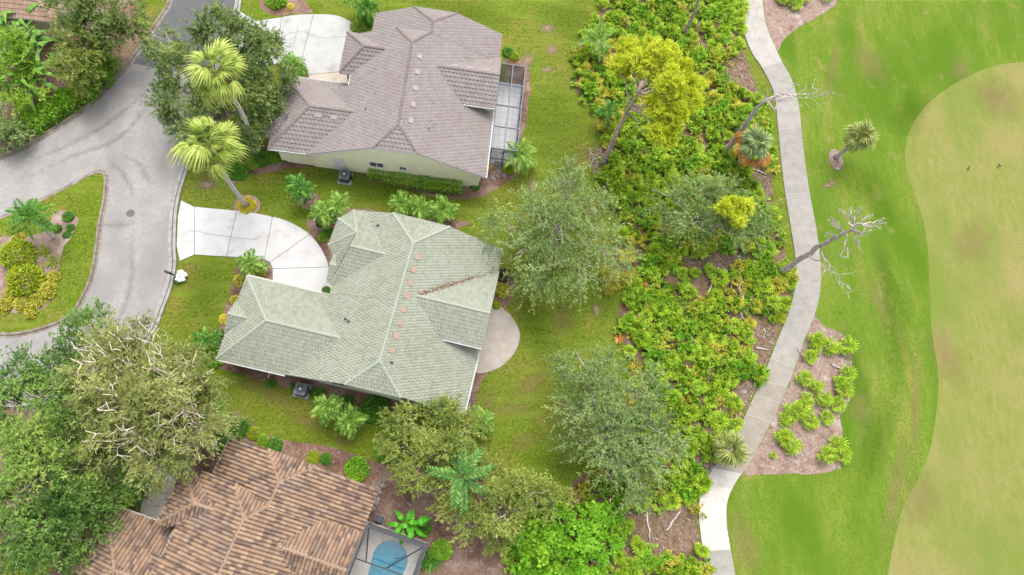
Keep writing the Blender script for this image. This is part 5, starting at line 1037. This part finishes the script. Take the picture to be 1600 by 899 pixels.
hedge('driveway_hedge', 'short clipped hedge curving around the bed at the pale driveway', [(440, 104), (458, 98), (470, 104), (478, 118)], .6, .6, L_hedge, 420, (.13, .07))
for p, r, k, lb in (((432, 3), 1.0, 'hedge', 'big round clipped shrub at the pale driveway entrance'), ((454, 12), .4, 'gold', 'small yellow shrub next to the big round shrub'),
    ((410, 250), .8, 'green', 'green shrub under the mauve garage eave nearest the palm foot'), ((430, 243), .9, 'hedge', 'glossy shrub at the mauve garage corner'), ((395, 258), .6, 'shrub', 'light green shrub at bed edge beside palm foot'), ((372, 268), .9, 'green', 'dark round shrub at the foot of the oak'), ((447, 246), .6, 'green', 'low shrub along the cream garage wall'),
    ((742, 292), .5, 'green', 'dark shrub at the cream gable corner'), ((733, 288), .35, 'gold', 'orange yellow shrub at end of clipped hedge'), ((762, 262), .4, 'gold', 'yellow croton beside the lanai corner'), ((794, 266), .5, 'lime', 'lime bromeliad in stony bed by the lanai'),
    ((794, 84), .6, 'green', 'green shrub at the north corner of the lanai'), ((803, 90), .55, 'lime', 'lime shrub at the north corner of the lanai'), ((560, 45), .8, 'shrub', 'bushy shrub between pale driveway and mauve roof'), ((572, 36), .7, 'green', 'dark bushy shrub under the mauve roof edge'),
    ((505, 372), .45, 'shrub', 'small round shrub beside white driveway and turret'), ((512, 365), .5, 'green', 'dark shrub against the turret wall'), ((492, 336), .5, 'dark', 'maroon shrub in the bed by the turret'),
    ((500, 350), .4, 'dark', 'maroon shrub at white driveway edge'), ((510, 455), .4, 'green', 'clipped shrub in the corner of the green house entry'), ((784, 456), .75, 'yel', 'round yellow green shrub by the patio'), ((776, 478), .42, 'lime', 'small round lime shrub on the patio rim'), ((788, 432), .7, 'dark', 'maroon shrub under the roof beside the patio'),
    ((586, 640), 1.2, 'green', 'wide dark green shrub against the south wall of the green roofed house'), ((543, 630), .6, 'green', 'dark shrub behind the smaller south palm'), ((497, 617), .6, 'green', 'dark shrub next to the air conditioner'), ((460, 604), .3, 'green', 'tiny shrub on the far side of the air conditioner'), ((424, 600), .4, 'green', 'low shrub by the white downspout'),
    ((350, 660), .9, 'shrub', 'loose shrub in the bed under the feathery oak'), ((375, 670), .8, 'green', 'dark shrub behind the brown roof corner'), ((352, 690), .9, 'green', 'deep green shrub beside the brown roof corner'), ((396, 678), .55, 'lime', 'lime shrub near the brown roof corner'), ((410, 690), .55, 'shrub', 'lime topped shrub north of the brown roof'), ((430, 697), .6, 'green', 'dark shrub next to the lime one north of brown roof'),
    ((490, 716), .55, 'lime', 'round lime shrub in mulch north of the brown roof'), ((509, 718), .5, 'green', 'green shrub paired with the round lime shrub'), ((558, 734), 1.0, 'hedge', 'large round bright shrub in mulch north of the brown roof'), ((605, 708), .9, 'green', 'dark low shrub at the lawn end under the yellowish tree'), ((610, 690), .8, 'green', 'deep green shrub at lawn edge under the yellowish tree'),
    ((662, 828), .6, 'green', 'dark shrub beside the banana plant'), ((690, 860), .8, 'hedge', 'shrub outside the bronze pool cage'), ((376, 440), .6, 'yel', 'pale shrub by the green garage wall'), ((368, 470), .5, 'yel', 'greyish shrub along the green garage wall'), ((352, 500), .45, 'gold', 'yellow shrub at the middle of the green garage wall'), ((336, 560), .8, 'hedge', 'leafy shrub at the green garage corner'), ((405, 432), .6, 'yel', 'yellow green shrub by the driveway mulch'),
    ((280, 438), .45, 'green', 'small shrub at the foot of the black mailbox'), ((30, 885), 1.0, 'yel', 'pale plumed shrub beside the brown garage'), ((60, 880), 1.1, 'yel', 'tall pale plumed shrub against the brown garage')):
    shrub(k, p, r, lb)
for i in range(16):
    c = G(285, 434); o = shrub('shrub', (0, 0), .14, 'white flowers at the mailbox foot', .9, 'white_flower', 'flowers', 'white flowers by the mailbox'); o.data = o.data
    o.location = (c.x+random.uniform(-.3, .3), c.y+random.uniform(-.35, .35), .3)
WF = leaf_mesh('white_flower', *blob_arrays(160, 1.0, (.6, .5))); WF.materials.append(plain('white_petals', col(245, 246, 244, .75), .7))
for o in [q_ for q_ in C.objects if q_.name.startswith('white_flower')]: o.data = WF
# ring of yellow bushes in the scrub
for p, r in (((945, 432), .8), ((960, 445), .7), ((978, 440), .8), ((950, 452), .6), ((990, 430), .6)): shrub('yel', p, r, 'yellow leaved bush at the scrub edge under the sparse tree', .9, group='yellow bushes at the scrub edge')
for p, r in (((1008, 452), .5), ((1006, 426), .4), ((966, 532), .5), ((948, 85), .5)):
    k = 16; P = np.zeros((k, 3)); P[:, 2] = .25; D = unit(rng.normal(0, 1, (k, 3))*np.array([1, 1, .4])+np.array([0, 0, .3])); o = link('dead_palmetto', leaf_mesh('dead_palmetto', P, D, np.tile([0, 0, 1.], (k, 1)), r*rng.uniform(.8, 1.4, k), np.full(k, .16), rng.uniform(0, 1, k)), L_dry); o.location = G(*p); tag(o, 'dry orange dead palmetto fronds in the green scrub', 'plant', 'dead palmettos in the scrub')

# ---------------------------------------------------------------- palmetto scrub
def merged_palmetto(n, m, rad=.5):
    V, F, rn = [], [], []
    for i in range(n):
        me = fan_frond('tmp', random.uniform(.25, .5), rad*random.uniform(.8, 1.15), 9, 200, .35, .075, .5)
        M = Matrix.Rotation(i*2.39996+random.uniform(-.3, .3), 4, 'Z') @ Matrix.Rotation(-R(random.uniform(10, 65)), 4, 'Y') @ Matrix.Rotation(R(random.uniform(-30, 30)), 4, 'X')
        s = len(V); V += [tuple(M @ v.co+Vector((0, 0, .15))) for v in me.vertices]; F += [tuple(s+j for j in p.vertices) for p in me.polygons]
        r0 = random.random()*.5; rn += [min(1, r0+.5*a.value) for a in me.attributes['rnd'].data]; bpy.data.meshes.remove(me)
    me = bpy.data.meshes.new('palmetto'); me.from_pydata(V, [], F); me.update(); me.attributes.new('rnd', 'FLOAT', 'FACE').data.foreach_set('value', rn); me.materials.append(m); return me
PM = [merged_palmetto(15, L_pmto, .44) for _ in range(6)]+[merged_palmetto(13, L_pmtoY, .44) for _ in range(2)]
bare = [ground_poly(b_, 3) for b_ in ([(1118, 108), (1150, 84), (1166, 92), (1186, 150), (1160, 152), (1135, 128)], [(1180, 505), (1212, 500), (1216, 530), (1196, 575), (1170, 560), (1166, 530)], [(1152, 612), (1178, 596), (1172, 625), (1152, 655)], [(1086, 722), (1118, 706), (1126, 712), (1098, 752), (1086, 748)], [(992, 802), (1060, 790), (1086, 800), (1090, 850), (1050, 862), (1000, 850)], [(1165, 262), (1200, 262), (1206, 300), (1180, 298)], [(1080, 400), (1170, 395), (1165, 415), (1085, 420)], [(920, 235), (945, 240), (940, 275), (925, 268)])]
vis = ground_poly([(940, -12), (920, 45), (903, 100), (910, 150), (942, 190), (936, 240), (955, 310), (968, 400), (985, 450), (970, 480), (980, 540), (990, 600), (1000, 760), (960, 800), (960, 910), (1100, 910), (1094, 860), (1086, 815), (1086, 780), (1096, 755), (1126, 708), (1158, 646), (1190, 575), (1210, 525), (1224, 490), (1232, 450), (1222, 400), (1212, 356), (1200, 300), (1196, 250), (1190, 200), (1184, 150), (1172, 125), (1160, 92), (1150, 60), (1150, -12)], 3)
cand = scatter(vis, 1400, bare); keep = []
for p in cand:
    if all((p[0]-k[0])**2+(p[1]-k[1])**2 > 1.12**2 for k in keep): keep.append(p)
    if len(keep) >= 296: break
for p in keep:
    yl = math.sin(p[0]*.5+1)+math.sin(p[1]*.37)+random.gauss(0, .6) > 1.15
    o = bpy.data.objects.new('saw_palmetto', PM[random.randint(6, 7) if yl else random.randint(0, 5)]); C.objects.link(o); s = random.uniform(.8, 1.35); o.location = (p[0], p[1], .0); o.scale = (s, s, s*random.uniform(.9, 1.2)); o.rotation_euler = (0, 0, random.uniform(0, 6.28))
    if yl: tag(o, 'yellowing saw palmetto in the dense scrub strip beside the cart path', 'palmetto', 'yellowing palmettos in the scrub strip')
    else: tag(o, 'green saw palmetto in the dense scrub strip beside the cart path', 'palmetto', 'green palmettos in the scrub strip')
def undergrowth(label, n, m, ex, z=(.1, .45), r=(.35, .7), **kw):
    pts = scatter(SCRUB, n, ex); L = [(p[0], p[1], random.uniform(*z), random.uniform(*r), .7) for p in pts]
    o = link('undergrowth', leaf_mesh('undergrowth', *crown_arrays(L, **kw)), m, None, 'stuff'); tag(o, label, 'undergrowth')
undergrowth('low leafy green undergrowth filling the scrub strip', 680, L_under, bare, dens=1.6, leaf=(.26, .12), twig=.5, clump=5)
undergrowth('low yellowish undergrowth mixed through the scrub strip', 190, L_underY, bare, dens=1.4, leaf=(.24, .1), twig=.5, clump=5)
undergrowth('deep green ferny undergrowth mixed through the scrub strip', 150, L_hedge, bare, (.2, .6), (.4, .8), dens=1.5, leaf=(.24, .1), twig=.6, clump=5)
# dry fronds and twigs littering the bare ground
BEDW = ground_poly(strips['sandy_bed'][0], 3)
dp = np.vstack([scatter(b_, 330) for b_ in bare]+[scatter(BEDW, 900), scatter(SCRUB, 1500), scatter(ground_poly(strips['mulch_bed_tile_house'][0], 3), 1600)]); n = len(dp)
P = np.concatenate([dp, rng.uniform(.02, .06, (n, 1))], 1); D = unit(rng.normal(0, 1, (n, 3))*np.array([1, 1, .12]))
o = link('dry_litter', leaf_mesh('dry_litter', P, D, np.tile([0, 0, 1.], (n, 1))+rng.normal(0, .25, (n, 3)), rng.gamma(2.2, .11, n)+.06, rng.uniform(.02, .07, n), rng.uniform(0, 1, n)), mat('dry_litter', [(.32, col(112, 88, 70, .34)), (.5, col(182, 160, 140, .34)), (.68, col(232, 220, 208, .34))], scale=2, rnd=.8), None, 'stuff'); tag(o, 'dry twigs and fallen fronds littering the bare mulch', 'litter')
# palmettos of the sandy beds, each with its own fronds
fm = [fan_frond('frond', .3, .45, 9, 200, .35, .08, .5), fan_frond('frond', .4, .5, 9, 210, .35, .08, .5)]
bed = [(1274, 534, 1), (1294, 543, 1), (1317, 543, 1.1), (1262, 561, .8), (1254, 593, .9), (1272, 604, .8), (1318, 588, 1), (1315, 611, 1), (1258, 625, .8), (1283, 625, .9), (1304, 634, .9), (1237, 646, 1.1), (1250, 640, 1), (1262, 661, .9), (1288, 655, .8), (1222, 684, 1), (1233, 696, 1), (1301, 698, 1.1), (1311, 712, 1), (1288, 712, .9), (1206, 712, .4), (1270, 545, .8), (1310, 600, .8), (1225, 656, .8)]
proto = None
for i, (x, y, s) in enumerate(bed+[(1222, 2, 1.1), (1240, 12, 1), (1255, 0, 1), (1290, -4, 1), (1212, -8, 1)]):
    if proto is None:
        proto = thing('saw_palmetto', G(x, y), 'x', 'palmetto'); put_fronds(proto, fm, L_pmto, 13, (0, 0, .15), (5, 70), 'frond'); t = proto
        V, F = [], []; tube(V, F, [(0, 0, 0), (0, 0, .3)], [.09, .06], 6); mesh('stem', V, F, B_dead, proto)
    else: t = copy_tree(proto)
    t.location = G(x, y); t.rotation_euler = (0, 0, i*1.7); t.scale = (s*1.15, s*1.15, s*1.1)
    if i < len(bed): tag(t, 'separate saw palmetto clump in the sandy bed between cart path and rough', 'palmetto', 'palmettos in the sandy bed')
    else: tag(t, 'saw palmetto clump in the sandy corner at the upper end of cart path', 'palmetto', 'palmettos in the upper sandy corner')
# stones in the bed beside the brown tiled house and by the lanai
stone = bmesh.new(); bmesh.ops.create_icosphere(stone, subdivisions=1, radius=1)
for v in stone.verts: v.co *= random.uniform(.75, 1.2)
sm = bpy.data.meshes.new('stone'); stone.to_mesh(sm); stone.free(); sm.materials.append(mat('pale_stone', [(.3, col(170, 162, 152)), (.7, col(214, 206, 198))], scale=4, rough=.9, bump=.4))
for i in range(34):
    if i < 18: px = (597-i*.9+random.uniform(-5, 5), 752+i*2.6+random.uniform(-4, 4)); lb, g = 'pale rounded stone by the brown house east wall', 'stones by the brown tiled house'
    else: px = (775+random.uniform(-12, 14), 268+random.uniform(-12, 14)); lb, g = 'pale rounded stone in the bed below the lanai', 'stones below the lanai'
    o = bpy.data.objects.new('stone', sm); C.objects.link(o); s = random.uniform(.1, .24); o.location = G(*px)+Vector((0, 0, s*.3)); o.scale = (s, s*random.uniform(.7, 1.2), s*.6); o.rotation_euler = (0, 0, random.uniform(0, 6)); tag(o, lb, 'stone', g)

# ---------------------------------------------------------------- mailbox, birds
t = thing('mailbox', G(277, 436), 'black mailbox on a post at kerb beside white flowers', 'mailbox', None, R(160))
boxo('post', (-.05, -.05, 0), (.05, .05, 1.25), P_black, t); V, F = [], []; tube(V, F, [(0, 0, 1.0), (.55, 0, 1.0)], .035, 6); tube(V, F, [(0, 0, .7), (.35, 0, .98)], .025, 6); mesh('arm', V, F, P_black, t)
V, F = [], []; k = [(-.1, 1.04), (.1, 1.04)]+[(.1*math.cos(a), 1.17+.1*math.sin(a)) for a in np.linspace(0, math.pi, 7)]; n = len(k)
V = [(.12, y, z) for y, z in k]+[(.62, y, z) for y, z in k]; mesh('box', V, [tuple(range(n)), tuple(reversed(range(n, 2*n)))]+[((i-1) % n, (i-1) % n+n, i+n, i) for i in range(n)], P_black, t)
boxo('flag', (.35, .11, 1.1), (.38, .13, 1.32), plain('red_flag', (.4, .03, .02, 1), .5), t); V, F = [], []; lathe(V, F, [(.07, 1.25), (.06, 1.3), (.01, 1.36)], 10); mesh('finial', V, F, P_black, t)
for i, p in enumerate(((1511, 265), (1559, 261))):
    t = thing('bird', G(p[0], p[1]), 'small dark bird standing on the pale fairway', 'bird', 'birds on the fairway', i*1.3+1.2); t.scale = (.55, .55, .55); V, F = [], []
    tube(V, F, [(-.42, 0, .3), (-.25, 0, .36), (-.05, 0, .42), (.12, 0, .45), (.22, 0, .56), (.26, 0, .68), (.33, 0, .7), (.46, 0, .68)], [.02, .07, .14, .12, .05, .045, .05, .008], 8)
    tube(V, F, [(0, .05, .35), (.02, .05, .18), (0, .05, 0)], .013, 5); tube(V, F, [(0, -.05, .35), (.02, -.05, .18), (0, -.05, 0)], .013, 5)
    mesh('body', V, F, plain('dark_feathers', (.03, .03, .03, 1), .7), t, smooth=True)
